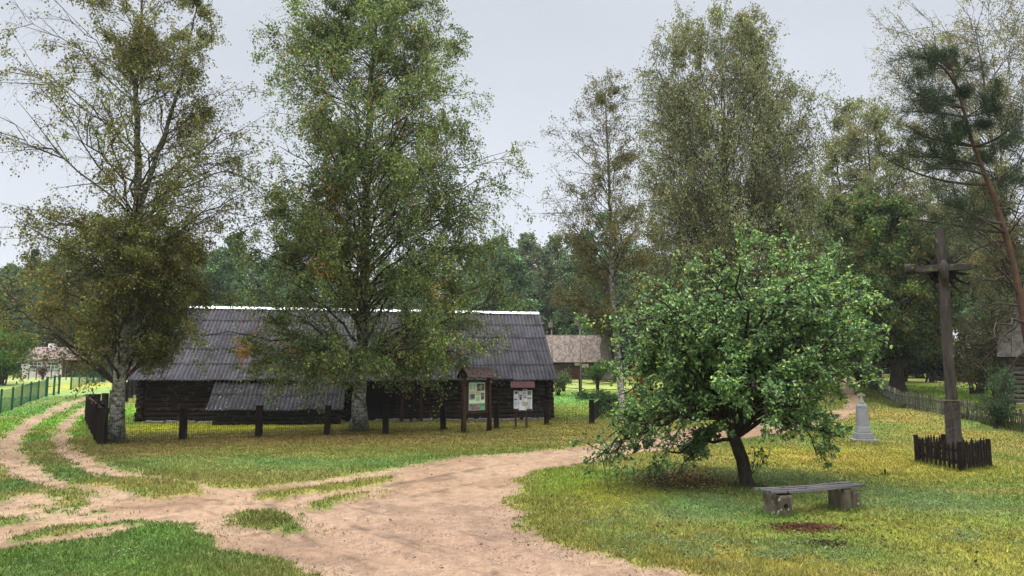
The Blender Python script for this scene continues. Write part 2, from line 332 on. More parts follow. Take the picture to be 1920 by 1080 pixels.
# wheel tracks
TR = [W(p) for p in ([(-60, 1000), (100, 985), (250, 960), (400, 940), (520, 935), (640, 915), (760, 893), (900, 868), (1050, 850), (1160, 838), (1300, 812), (1450, 800)],
    [(-60, 1040), (120, 1012), (270, 985), (420, 955), (560, 950), (700, 930), (830, 905), (960, 880), (1080, 862), (1200, 845)],
    [(390, 945), (470, 960), (600, 985), (720, 1030), (830, 1075), (900, 1120)], [(480, 925), (600, 950), (760, 985), (930, 1030), (1060, 1090)],
    [(150, 875), (240, 905), (380, 922), (480, 930)])]
def linedist(P, x, y):
    dm = np.full(x.shape, 1e9)
    for i in range(len(P) - 1):
        ax, ay = P[i]; ex, ey = P[i + 1] - P[i]; t = np.clip(((x - ax) * ex + (y - ay) * ey) / (ex * ex + ey * ey), 0, 1)
        dm = np.minimum(dm, (x - ax - t * ex) ** 2 + (y - ay - t * ey) ** 2)
    return np.sqrt(dm)
BL = []      # colour patches of the turf (px, py, rx, ry, rgb, strength)
for px, py, rx, ry, c, s_ in (
    (600, 818, 420, 18, (146, 118, 64), .8), (250, 845, 120, 26, (140, 118, 66), .7), (950, 818, 220, 16, (146, 134, 64), .7),
    (420, 797, 220, 13, (186, 178, 34), 1.0), (850, 797, 220, 10, (162, 144, 58), .8), (1080, 800, 80, 16, (154, 138, 60), .8),
    (620, 868, 330, 14, (118, 148, 72), .7), (420, 890, 160, 16, (140, 132, 66), .6), (880, 850, 180, 10, (120, 138, 60), .7), (700, 842, 400, 10, (132, 128, 52), .6),
    (1095, 745, 120, 18, (134, 176, 80), 1.0), (1095, 770, 90, 10, (160, 170, 60), .9), (1100, 722, 140, 12, (176, 184, 92), 1.0),
    (60, 735, 200, 26, (150, 172, 92), 1.0), (60, 712, 200, 8, (176, 180, 108), 1.0), (110, 790, 110, 26, (128, 158, 62), .9), (60, 770, 80, 16, (108, 160, 62), .8), (0, 830, 60, 40, (120, 160, 60), .8),
    (90, 850, 40, 60, (142, 140, 70), .7), (20, 910, 70, 30, (96, 124, 56), .9), (250, 770, 60, 30, (140, 190, 50), .8), (200, 720, 60, 10, (200, 185, 70), .8),
    (250, 1040, 330, 60, (104, 130, 50), 1.0), (330, 1000, 80, 16, (104, 146, 52), .5), (60, 1070, 120, 30, (90, 112, 52), .5), (420, 1050, 90, 22, (124, 124, 64), .6), (500, 1070, 60, 20, (130, 120, 60), .6), (500, 978, 90, 25, (122, 118, 52), .9),
    (1100, 905, 150, 30, (136, 158, 52), .8), (1060, 980, 90, 60, (142, 134, 56), .7), (1170, 920, 90, 20, (178, 158, 30), .7), (1250, 1010, 200, 60, (170, 150, 66), .6), (1200, 1000, 90, 26, (122, 140, 60), .5),
    (1310, 900, 125, 22, (66, 56, 30), .97), (1480, 900, 110, 20, (112, 138, 84), .8), (1350, 955, 120, 20, (122, 150, 84), .7), (1560, 915, 80, 14, (140, 152, 84), .6),  # first patch: leaf litter, darkened with the apple tree's shadow painted in
    (1520, 985, 120, 26, (112, 150, 52), .8), (1515, 1020, 150, 14, (92, 116, 56), .7), (1750, 940, 130, 22, (142, 162, 92), .7), (1640, 1040, 120, 20, (110, 140, 56), .5),
    (1800, 1000, 260, 50, (166, 156, 58), .6), (1700, 870, 260, 30, (172, 158, 54), .7), (1500, 850, 140, 16, (176, 164, 56), .6), (1560, 860, 100, 14, (176, 136, 62), .4),
    (1730, 800, 120, 12, (110, 148, 62), .9), (1690, 785, 60, 20, (178, 150, 72), .7), (1700, 815, 180, 10, (172, 140, 58), .6), (1640, 815, 60, 12, (126, 150, 70), .6),
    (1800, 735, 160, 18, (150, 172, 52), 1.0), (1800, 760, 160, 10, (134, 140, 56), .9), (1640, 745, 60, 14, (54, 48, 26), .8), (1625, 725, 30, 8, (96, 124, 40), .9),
    (1430, 780, 120, 12, (96, 110, 46), .7), (1875, 1050, 80, 30, (170, 158, 64), .4), (1430, 1060, 80, 20, (170, 150, 60), .5)):
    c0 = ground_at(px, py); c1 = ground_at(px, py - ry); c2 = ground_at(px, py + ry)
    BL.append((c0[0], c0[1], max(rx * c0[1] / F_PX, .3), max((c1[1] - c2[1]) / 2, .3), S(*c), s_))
def turf(x, y):
    n1 = fbm(x, y, .25, 4); n2 = fbm(x + 50, y, 1.1, 4); n4 = fbm(x, y + 70, 3.5, 3)
    a, b, c = S(160, 152, 70), S(124, 138, 62), S(168, 144, 78)
    col = a + (b - a) * sstep(.42, .60, n1)[:, None]; col = col + (c - col) * (sstep(.5, .7, n2) * .6)[:, None]
    jx = (n1 - .5) * 5; jy = (n2 - .5) * 3
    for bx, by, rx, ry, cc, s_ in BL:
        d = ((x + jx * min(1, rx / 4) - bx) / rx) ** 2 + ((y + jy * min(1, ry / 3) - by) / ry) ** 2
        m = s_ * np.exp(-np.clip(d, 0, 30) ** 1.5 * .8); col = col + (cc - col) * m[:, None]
    col = col * (.88 + .66 * n4)[:, None] * np.array([.90, 1.0, 1.16])
    far = sstep(0, 1, (fbm(x, y, .05, 2) - .3) * 2)
    return col
M_mole = [ground_at(1495, 992), ground_at(1535, 990), ground_at(1515, 1000)]
def dirtcol(x, y):
    a, b, c = S(214, 182, 152, 2.5), S(194, 160, 130, 2.55), S(158, 132, 108, 2.6)
    n1 = fbm(x, y, .5, 4); n2 = fbm(x, y + 30, 2.2, 4)
    col = a + (b - a) * sstep(.4, .65, n1)[:, None]; col = col + (c - col) * (sstep(.52, .72, n2) * .7)[:, None]
    g = ground_at(880, 1000); m = np.exp(-(((x - g[0]) / 3.2) ** 2 + ((y - g[1]) / 3.5) ** 2)); col = col + (S(180, 148, 130, 2.6) - col) * (m * .6)[:, None]
    for P in TR:
        d = linedist(P, x, y) + (n2 - .5) * .2; m = np.exp(-(d / .28) ** 2) * .55; col = col + (S(214, 178, 150, 2.6) - col) * m[:, None]
        d2 = np.abs(linedist(P, x, y) - .45); m2 = np.exp(-(d2 / .06) ** 2) * .3 * sstep(.42, .55, n2); col = col * (1 - m2)[:, None]
    return col
# ------------------------------------------------------------------ ground sheet + dirt road sheet
ang = np.r_[np.linspace(-R(180), -R(50), 40)[:-1], np.linspace(-R(50), R(50), 820), np.linspace(R(50), R(180), 40)[1:-1]]
rad = np.r_[0.6, 1.5, 3.0, 4.5, 5.5, 6.2]
r_ = 6.8
while r_ < 130: rad = np.r_[rad, r_]; r_ *= 1.0075 if r_ < 45 else 1.02
rad = np.r_[rad, 150, 180, 230, 300, 400, 600, 900]
na, nr = len(ang), len(rad)
GX = (rad[:, None] * np.sin(ang)[None]).ravel(); GY = (rad[:, None] * np.cos(ang)[None]).ravel()
GZ = H(GX, GY); DD = np.full(len(GX), 5.0); near = (np.hypot(GX, GY) < 95) & (GY > -6)
DD[near] = dirt_d(GX[near], GY[near])
def relief(x, y, dd):
    rel = (fbm(x, y, .9, 3) - .5) * .08 + (fbm(x, y, 5, 3) - .5) * .025
    return rel * np.where(dd < 0, .6, 1) - .06 * sstep(.25, -.35, dd)
nearr = np.clip((100 - np.hypot(GX, GY)) / 40, 0, 1)
GZ = GZ + relief(GX, GY, DD) * nearr
tr_ = np.zeros(len(GX))
for P in TR: ld_ = linedist(P, GX[near], GY[near]); tr_[near] -= .045 * np.exp(-(ld_ / .2) ** 2) - .02 * np.exp(-((ld_ - .36) / .1) ** 2)
GZ += tr_ * (DD < .1)
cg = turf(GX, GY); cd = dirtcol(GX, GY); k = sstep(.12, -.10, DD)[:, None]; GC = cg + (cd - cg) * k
idx = (np.arange(nr - 1)[:, None] * na + np.arange(na)[None]); nxt = (np.arange(nr - 1)[:, None] * na + (np.arange(na)[None] + 1) % na)
Q = np.stack([idx, nxt, nxt + na, idx + na], -1).reshape(-1, 4)[:, ::-1]
V = np.stack([GX, GY, GZ], 1)
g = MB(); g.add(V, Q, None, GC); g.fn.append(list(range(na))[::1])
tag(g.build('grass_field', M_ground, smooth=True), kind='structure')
dq = (DD[Q].mean(1) < 0.0) & near[Q].all(1); Qd = Q[dq]; used = np.unique(Qd); mp_ = np.zeros(len(V), int); mp_[used] = np.arange(len(used))
g = MB(); g.add(V[used] + (0, 0, .004), mp_[Qd], None, GC[used])
tag(g.build('dirt_road', M_dirt, smooth=True), kind='structure')
def ground_z(x, y):
    x = np.atleast_1d(np.asarray(x, float)); y = np.atleast_1d(np.asarray(y, float)); d = dirt_d(x, y)
    return H(x, y) + relief(x, y, d) * np.clip((100 - np.hypot(x, y)) / 40, 0, 1), d
def gz(x, y): return float(ground_z([x], [y])[0][0])
def on(px, py):      # point on the ground seen at a photo pixel
    p = ground_at(px, py); p[2] = gz(p[0], p[1]); return p
def onY(px, Y):      # ground point at distance Y in the direction of pixel column px
    x = (px - 960) / F_PX * Y; return np.array([x, Y, gz(x, Y)])
# ------------------------------------------------------------------ grass blades
def scatter(n, rmin, rmax, amax=R(37), pw=1.0):
    u = rng.random(n); r = rmin * (rmax / rmin) ** u if pw == 1 else (rmin + (rmax - rmin) * u ** pw)
    a = rng.uniform(-amax, amax, n); return r * np.sin(a), r * np.cos(a), r
x, y, r = scatter(860000, 6.6, 62, R(50))
z, d = ground_z(x, y)
keep = (d > .02) | ((d > -.30) & (rng.random(len(d)) < .10)) ; keep &= ~((d < .25) & (rng.random(len(d)) < .25))
x, y, z, d, r = x[keep], y[keep], z[keep], d[keep], r[keep]; n = len(x)
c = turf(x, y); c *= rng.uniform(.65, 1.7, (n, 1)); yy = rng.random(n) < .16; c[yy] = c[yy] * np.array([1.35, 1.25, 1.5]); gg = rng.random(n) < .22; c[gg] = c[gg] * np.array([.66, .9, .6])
edge = sstep(.6, 0, d); c = c * (1 - .15 * edge[:, None]) 
h = rng.uniform(.018, .05, n) * (1 + .4 * (fbm(x, y, .8, 2) - .5)) * (1 + r / 55) * (1 + .5 * sstep(.8, .1, np.abs(d - .5)) ); wd = rng.uniform(.004, .009, n) * (r / 9) ** .8
th = rng.random(n) * 6.283; lean = rng.normal(0, .55, (n, 2)) * h[:, None]
B = np.stack([x, y, z - .005], 1); sx = np.stack([np.cos(th), np.sin(th), 0 * th], 1) * wd[:, None]
mid = B + np.c_[lean * .35, h * .6]; tip = B + np.c_[lean, h]
Vb = np.stack([B - sx, B + sx, tip], 1).reshape(-1, 3); 
g = MB(); g.add(Vb, None, np.arange(3 * n).reshape(-1, 3), np.repeat(np.clip(c, 0, 1), 3, 0))
tag(g.build('grass', M_blade), 'short yellowing autumn grass growing over the lawns and verges', 'grass', kind='stuff')
# ------------------------------------------------------------------ leaf builder
def leaves(mb, P, A, size, cols, wr=.62, fold=.12, rg=rng):
    n = len(P); A = A / (np.linalg.norm(A, axis=1, keepdims=True) + 1e-9); rv = rg.normal(size=(n, 3)); s_ = np.cross(A, rv); s_ /= np.linalg.norm(s_, axis=1, keepdims=True) + 1e-9
    nn = np.cross(A, s_); l = size[:, None]; m_ = P + A * l * .45 + nn * l * fold
    V = np.stack([P, m_ + s_ * l * wr / 2, P + A * l, m_ - s_ * l * wr / 2], 1).reshape(-1, 3); b = np.arange(n)[:, None] * 4
    mb.add(V, None, np.concatenate([b + [0, 1, 2], b + [0, 2, 3]]), np.repeat(np.clip(cols, 0, 1), 4, 0))
def flatscatter(name, label, n, cen, rx, ry, cols, size, seed=1):
    rg = np.random.default_rng(seed); x = cen[0] + rg.normal(0, rx, n); y = cen[1] + rg.normal(0, ry, n)
    return x, y
fx, fy = [], []
for px, py, rx, ry, n in ((672, 820, 200, 14, 2600), (215, 840, 80, 12, 1300), (420, 818, 140, 9, 900), (900, 818, 190, 9, 1500), (1320, 905, 80, 16, 1500), (1500, 930, 260, 60, 900), (1700, 860, 200, 40, 900),
                          (300, 1030, 240, 50, 120), (600, 870, 300, 30, 500), (1080, 800, 60, 10, 500), (1250, 1010, 160, 50, 500), (1650, 1010, 200, 60, 500), (1660, 790, 60, 20, 300), (760, 980, 300, 70, 160)):
    c0 = ground_at(px, py); c1 = ground_at(px, py - ry); c2 = ground_at(px, py + ry)
    fx.append(c0[0] + rng.normal(0, rx * c0[1] / F_PX * .7, n)); fy.append(c0[1] + rng.normal(0, max((c1[1] - c2[1]) / 2, 1) * .7, n))
fx = np.concatenate(fx); fy = np.concatenate(fy); z, d = ground_z(fx, fy); kk = (d > -.1) | (rng.random(len(d)) < .25); kk &= fy > 7.2; fx, fy, z = fx[kk], fy[kk], z[kk]; n = len(fx)
pal = np.array([S(195, 165, 90), S(160, 120, 70), S(130, 92, 58), S(205, 150, 70), S(95, 66, 44), S(200, 185, 110)])
A = rng.normal(size=(n, 3)); A[:, 2] *= .25
g = MB(); leaves(g, np.stack([fx, fy, z + rng.uniform(.008, .035, n)], 1), A, rng.uniform(.025, .05, n) * (1 + fy / 60), pal[rng.integers(0, 6, n)] * rng.uniform(.7, 1.1, (n, 1)), .75)
tag(g.build('fallen_leaves', M_leaf), 'yellow and brown fallen leaves strewn over the grass under the trees', 'fallen leaves', kind='stuff')
cx, cy = [], []
for px, py, rx, ry, n in ((1500, 905, 110, 16, 9000), (1350, 950, 120, 16, 9000), (1730, 940, 130, 20, 9000), (1250, 1015, 170, 30, 9000), (1600, 925, 70, 12, 4000), (1180, 920, 90, 14, 3000), (1850, 1010, 120, 20, 4000), (1450, 1045, 150, 14, 5000), (260, 1020, 200, 30, 4000), (1100, 970, 60, 20, 2000)):
    c0 = ground_at(px, py); c1 = ground_at(px, py - ry); c2 = ground_at(px, py + ry)
    cx.append(c0[0] + rng.normal(0, rx * c0[1] / F_PX * .7, n)); cy.append(c0[1] + rng.normal(0, max((c1[1] - c2[1]) / 2, .5) * .7, n))
cx = np.concatenate(cx); cy = np.concatenate(cy); z, d = ground_z(cx, cy); kk = (d > .1) & (fbm(cx, cy, 2.2, 3) > .44 + rng.normal(0, .05, len(cx))) & (rng.random(len(cx)) < .6) & (cy > 6.9); cx, cy, z = cx[kk], cy[kk], z[kk]; n = len(cx); A = rng.normal(size=(n, 3)); A[:, 2] = np.abs(A[:, 2]) * .3
g = MB(); leaves(g, np.stack([cx, cy, z + rng.uniform(.012, .045, n)], 1), A, rng.uniform(.016, .034, n), 1.6 * np.array([S(136, 160, 104), S(118, 146, 88), S(156, 176, 124), S(100, 124, 70)])[rng.integers(0, 4, n)] * rng.uniform(.6, 1.2, (n, 1)), .8)
tag(g.build('clover', M_leaf), 'pale blue-green clover and weed leaves in the lawn', 'clover', kind='stuff')
# gravel
x, y, r = scatter(150000, 7, 30); z, d = ground_z(x, y)
g0 = ground_at(860, 1010); pr = .02 + .6 * np.exp(-(((x - g0[0]) / 3.0) ** 2 + ((y - g0[1]) / 2.6) ** 2)) + .5 * np.exp(-((d + .15) / .25) ** 2) * (y < 14) * (x > -1)
kk = (d < .05) & (rng.random(len(x)) < pr * (fbm(x, y, 1.4, 3) > .42)); x, y, z = x[kk], y[kk], z[kk]; n = len(x)
s_ = np.exp(rng.normal(math.log(.0075), .42, n)).clip(.004, .03); O = np.array([[1, 0, 0], [0, 1, 0], [-1, 0, 0], [0, -1, 0], [0, 0, .7], [0, 0, -.5]], float)
Vg = (O[None] * rng.uniform(.6, 1.3, (n, 6, 1)) * s_[:, None, None]); a_ = rng.random(n) * 6.28; ca, sa = np.cos(a_), np.sin(a_)
Vg = np.stack([Vg[..., 0] * ca[:, None] - Vg[..., 1] * sa[:, None], Vg[..., 0] * sa[:, None] + Vg[..., 1] * ca[:, None], Vg[..., 2]], -1) + np.stack([x, y, z + .006], 1)[:, None]
f3 = np.array([[0, 1, 4], [1, 2, 4], [2, 3, 4], [3, 0, 4], [1, 0, 5], [2, 1, 5], [3, 2, 5], [0, 3, 5]])
pal = np.array([S(205, 180, 165), S(190, 166, 150), S(160, 134, 118), S(225, 205, 190), S(190, 150, 128)]) * .9
g = MB(); g.add(Vg.reshape(-1, 3), None, (np.arange(n)[:, None, None] * 6 + f3[None]).reshape(-1, 3), np.repeat(pal[rng.integers(0, 5, n)], 6, 0))
M_peb = mat('pebble', (1, 1, 1), (.8, .8, .8), 30, usecol=True, bump=0)
tag(g.build('gravel', M_peb), 'loose pebbles scattered over the sandy road', 'gravel', kind='stuff')
# mulch heaps near the bench
for (px, py, rr, lab) in ((1515, 991, .50, 'flat heap of reddish brown wood mulch on the grass in front of the bench'), (1548, 1020, .36, 'dark ragged patch of earth in the grass, nearest the camera below the bench')):
    c0 = on(px, py); n = 2200 if px == 1515 else 260; q = rng.normal(0, 1, (n, 2)) * (rr * .55, rr * .28); hh = .05 * np.exp(-(q[:, 0] / rr) ** 2 * 3 - (q[:, 1] / rr) ** 2 * 8) * rng.random(n)
    zz = np.array(ground_z(c0[0] + q[:, 0], c0[1] + q[:, 1])[0]) - c0[2]
    A = rng.normal(size=(n, 3)); A[:, 2] *= .35; P = np.c_[q, zz + hh + .012]
    dk = (S(150, 92, 66), S(84, 54, 38), S(176, 118, 90)) if px == 1515 else (S(60, 54, 34), S(80, 84, 46), S(70, 70, 40))
    g = MB(); leaves(g, P, A, rng.uniform(.03, .07, n), np.array(dk)[rng.integers(0, 3, n)], .4)
    o = g.build('mulch_heap', M_leaf); o.location = c0; tag(o, lab, 'mulch heap', kind='stuff')
# ------------------------------------------------------------------ trees
def bez(p0, p1, p2, n):
    t = np.linspace(0, 1, n)[None, :, None]; return (1 - t) ** 2 * p0[:, None] + 2 * t * (1 - t) * p1[:, None] + t ** 2 * p2[:, None]
def sample(P, bi, t):
    n = P.shape[1]; f = t * (n - 1); i = np.minimum(f.astype(int), n - 2); fr = (f - i)[:, None]; a = P[bi, i]; b = P[bi, i + 1]; d = b - a
    return a + d * fr, d / (np.linalg.norm(d, axis=1, keepdims=True) + 1e-9)
def spawn(P, m, tmin, l0, l1, spread, droop, n, rg, outw=0.0, up=0.0):
    """m children per branch of P. l0..l1: length as a share of the parent's"""
    B = P.shape[0]; plen = np.linalg.norm(np.diff(P, axis=1), axis=2).sum(1)
    bi = np.repeat(np.arange(B), m); t = rg.uniform(tmin, 1, B * m); p, d = sample(P, bi, t)
    rv = rg.normal(size=(B * m, 3)); rv /= np.linalg.norm(rv, axis=1, keepdims=True)
    dr = d * (1 - spread) + rv * spread; dr[:, 2] += up; rad_ = p * (1, 1, 0); rad_ /= np.linalg.norm(rad_, axis=1, keepdims=True) + 1e-6; dr += rad_ * outw
    dr /= np.linalg.norm(dr, axis=1, keepdims=True); ln = plen[bi] * rg.uniform(l0, l1, B * m) * (1.15 - .5 * t)
    p2 = p + dr * ln[:, None]; p2[:, 2] -= droop * ln; p1 = p + dr * ln[:, None] * .55
    return bez(p, p1, p2, n), ln
def make_tree(name, base, leaders, prof, mats, nb=60, m2=8, m3=5, nl=10, lsz=(.05, .08), h0=.2, rise=(.1, .5), arch=.15, droop2=.15, droop3=.6, spread=.55,
              colf=None, dens=None, seed=1, dpow=1.0, parts=True, leafmat_=None, twigs=True, bark_dark=None, hang=.4, bdens=None, bsize=1.0, l2=(.22, .5), l3=(.25, .5), jit=.06, yr=1.0, vstr=1.0, clump=1.0, **lab):
    """leaders: list of (polyline [(x,y,z)..], radius at the base); prof: (z, r_left, r_right) of the crown"""
    rg = np.random.default_rng(seed); root = empty(name, base, **lab)
    mt = MB(); mbr = MB(); ml = MB(); prof = np.array(prof, float); zt = prof[-1, 0]; zb = prof[0, 0]
    def rad_at(z, phi):
        rl = np.interp(z, prof[:, 0], prof[:, 1]); rr = np.interp(z, prof[:, 0], prof[:, 2]); c_ = np.cos(phi)
        return np.where(c_ > 0, rr, rl) * c_ ** 2 + (rl + rr) / 2 * yr * (1 - c_ ** 2)
    allL1 = []
    for li, (pl, r0) in enumerate(leaders):
        pl = np.array(pl, float); n = 34; tt = np.linspace(0, 1, n); seg = np.r_[0, np.cumsum(np.linalg.norm(np.diff(pl, axis=0), axis=1))]; seg /= seg[-1]
        tr = np.stack([np.interp(tt, seg, pl[:, i]) for i in range(3)], 1); ker = np.array([1, 2, 1]) / 4
        for _ in range(4): tr[1:-1] = tr[:-2] * .25 + tr[1:-1] * .5 + tr[2:] * .25
        tr[1:-1, :2] += rg.normal(0, .025, (n - 2, 2)) * (r0 / .2)
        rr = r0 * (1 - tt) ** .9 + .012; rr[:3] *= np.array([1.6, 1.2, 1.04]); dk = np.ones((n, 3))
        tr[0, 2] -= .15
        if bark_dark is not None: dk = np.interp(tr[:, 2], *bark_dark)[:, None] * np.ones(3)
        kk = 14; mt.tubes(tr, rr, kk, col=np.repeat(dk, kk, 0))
        u = rg.random(nb * 4); zz = zb + (zt - zb) * u; 
        if bdens is not None: zz = zz[rg.random(len(zz)) < np.interp(zz, *bdens)]
        zz = zz[:nb]; n1 = len(zz)
        phi = np.arange(n1) * 2.39996 + rg.normal(0, .35, n1)
        if len(leaders) > 1 and math.hypot(pl[-1, 0] - pl[0, 0], pl[-1, 1] - pl[0, 1]) > .9:
            la = math.atan2(pl[-1, 1] - pl[0, 1], pl[-1, 0] - pl[0, 0]); phi = la + ((phi + math.pi) % (2 * math.pi) - math.pi) * .62
        rt = rad_at(zz, phi) * rg.uniform(.62, 1.0, n1) ; tip = np.stack([np.cos(phi) * rt, np.sin(phi) * rt, zz], 1)
        # axis of the crown = straight line over the base unless single leader (then follow it)
        if len(leaders) == 1: tip[:, 0] += np.interp(zz, tr[:, 2], tr[:, 0]); tip[:, 1] += np.interp(zz, tr[:, 2], tr[:, 1])
        rs = rg.uniform(*rise, n1) * np.maximum(rt, .5); zs = np.clip(zz - rs, max(tr[0, 2] + h0, .3), tr[-1, 2] - .1)
        ps = np.stack([np.interp(zs, tr[:, 2], tr[:, i]) for i in range(3)], 1); ln = np.linalg.norm(tip - ps, axis=1)
        p1 = ps * .45 + tip * .55; p1[:, 2] += arch * ln; p1 += rg.normal(0, .06, (n1, 3)) * ln[:, None]
        L1 = bez(ps, p1, tip, 9); L1[:, 1:-1] += rg.normal(0, .018, (n1, 7, 3)) * ln[:, None, None]
        r1 = (np.interp(zs, tr[:, 2], rr) * .42).clip(.012, .13) * bsize; r1 = np.minimum(r1, ln * .022 * bsize)
        mbr.tubes(L1, r1[:, None] * np.linspace(1, .22, 9)[None], 6, cap=False); allL1.append(L1)
    L1 = np.concatenate(allL1)
    L2, ln2 = spawn(L1, m2, .15, l2[0], l2[1], spread, droop2, 5, rg, outw=.15)
    mbr.tubes(L2, np.minimum(ln2 * .012, .03)[:, None] * bsize * np.linspace(1, .3, 5)[None], 4, cap=False)
    L3, ln3 = spawn(L2, m3, .1, l3[0], l3[1], spread + .1, droop3, 4, rg)
    ln3 = np.maximum(ln3, .1)
    if twigs: mbr.tubes(L3, np.full((len(L3), 4), .006) * bsize * np.array([1, .8, .6, .4]), 3, cap=False)
    L2b = L2[:, [1, 2, 3, 4]]; TW = np.concatenate([L3, L3, L2b]) if nl > 3 else np.concatenate([L3, L2b])
    bi = np.repeat(np.arange(len(TW)), nl); p, d = sample(TW, bi, rg.uniform(.05, 1, len(bi)))
    p = p + rg.normal(0, jit, p.shape)
    q_ = p * np.array([1, 1, vstr]); md = sstep(.30, .62, .55 * n3(q_, 1.5 * clump, seed + 5) + .45 * n3(q_, 3.6 * clump, seed + 6)); kk = rg.random(len(p)) < (np.interp(p[:, 2], *dens) if dens is not None else 1.0) * (.12 + 1.25 * md); p, d = p[kk], d[kk]
    kk = p[:, 2] > .12; p, d = p[kk], d[kk]
    A = d * .5 + rg.normal(0, .7, p.shape); A[:, 2] -= hang
    sz = rg.uniform(lsz[0], lsz[1], len(p)); cols = colf(p, rg)
    leaves(ml, p, A, sz, cols, rg=rg)
    mt.build('trunk', mats[0], root, True); mbr.build('branches', mats[1], root, True); ml.build('crown', leafmat_ or M_leaf, root)
    return root
def palette(cols, wts, light=None, dark=None, patches=(), orange=S(205, 120, 30), pr=0.0, seed=0, var=.35, amp=.5, oz=None):
    cols = np.array(cols) * 2.0; wts = np.array(wts, float) / sum(wts)
    def f(p, rg):
        n = len(p); i = rg.choice(len(cols), n, p=wts); c = cols[i] * np.exp(rg.normal(0, var, (n, 1))) * (1 - amp / 2 + amp * n3(p, 1.1, seed))[:, None]
        q = rg.random(n) < pr * sstep(.5, .8, n3(p, 1.7, seed + 3)) * 2.2; c[q] = orange * rg.uniform(.6, 1.2, (q.sum(), 1))
        for (x, z, r, s_) in patches:
            q = ((p[:, 0] - x) ** 2 + (p[:, 2] - z) ** 2 < r * r) & (rg.random(n) < s_); c[q] = orange * rg.uniform(.8, 1.5, (q.sum(), 1))
        return c
    return f
def prof_px(base_px, Y, rows, k=1.0):
    bx, by = base_px; s_ = Y / F_PX; return [((by - y) * s_, max(bx - xl, 6) * s_ * k, max(xr - bx, 6) * s_ * k) for y, xl, xr in rows]
# --- left birch
b = on(215, 831); Yb = b[1]
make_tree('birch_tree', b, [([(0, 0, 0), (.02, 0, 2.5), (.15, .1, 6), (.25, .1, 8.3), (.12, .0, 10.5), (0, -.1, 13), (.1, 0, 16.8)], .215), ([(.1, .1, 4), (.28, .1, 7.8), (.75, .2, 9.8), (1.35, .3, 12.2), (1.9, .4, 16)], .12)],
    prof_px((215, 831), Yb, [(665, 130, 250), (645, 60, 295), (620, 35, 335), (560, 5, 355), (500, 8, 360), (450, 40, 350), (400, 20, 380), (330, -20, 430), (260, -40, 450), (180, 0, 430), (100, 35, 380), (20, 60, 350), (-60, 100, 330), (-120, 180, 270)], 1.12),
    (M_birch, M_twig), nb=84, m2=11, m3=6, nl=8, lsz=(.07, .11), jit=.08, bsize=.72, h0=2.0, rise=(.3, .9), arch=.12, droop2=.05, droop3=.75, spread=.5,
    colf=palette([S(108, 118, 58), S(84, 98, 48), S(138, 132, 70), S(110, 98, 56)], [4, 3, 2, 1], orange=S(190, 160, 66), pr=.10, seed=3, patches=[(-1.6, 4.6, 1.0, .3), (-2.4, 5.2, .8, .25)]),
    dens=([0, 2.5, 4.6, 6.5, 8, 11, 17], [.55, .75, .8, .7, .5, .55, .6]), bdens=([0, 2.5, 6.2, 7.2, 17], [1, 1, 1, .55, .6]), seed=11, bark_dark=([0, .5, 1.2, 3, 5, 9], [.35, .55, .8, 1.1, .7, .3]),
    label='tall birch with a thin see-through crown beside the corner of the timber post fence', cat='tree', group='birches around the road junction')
# --- big birch in front of the barn
b = on(672, 809); Yb = b[1]
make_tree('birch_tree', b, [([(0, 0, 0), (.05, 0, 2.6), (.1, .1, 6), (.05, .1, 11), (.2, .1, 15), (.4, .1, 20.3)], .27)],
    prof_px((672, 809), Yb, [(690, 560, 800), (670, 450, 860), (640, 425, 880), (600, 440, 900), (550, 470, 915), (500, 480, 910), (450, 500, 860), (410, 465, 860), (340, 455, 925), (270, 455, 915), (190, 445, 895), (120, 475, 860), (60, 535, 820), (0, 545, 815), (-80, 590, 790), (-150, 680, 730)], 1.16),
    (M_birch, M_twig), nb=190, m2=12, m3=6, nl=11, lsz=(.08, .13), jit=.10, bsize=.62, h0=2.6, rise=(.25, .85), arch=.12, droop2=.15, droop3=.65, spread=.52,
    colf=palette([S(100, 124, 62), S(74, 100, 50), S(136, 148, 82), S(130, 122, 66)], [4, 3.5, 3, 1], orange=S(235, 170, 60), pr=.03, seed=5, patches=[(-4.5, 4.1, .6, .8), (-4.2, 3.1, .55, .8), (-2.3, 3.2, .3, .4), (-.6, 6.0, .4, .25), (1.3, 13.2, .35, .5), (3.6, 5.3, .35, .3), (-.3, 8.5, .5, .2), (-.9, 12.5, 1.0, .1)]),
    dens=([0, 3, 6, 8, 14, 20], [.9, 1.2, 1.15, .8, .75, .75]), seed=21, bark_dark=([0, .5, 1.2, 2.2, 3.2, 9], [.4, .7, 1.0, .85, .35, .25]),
    label='dense green birch with orange sprigs standing in front of the dark log barn', cat='tree', group='birches around the road junction')
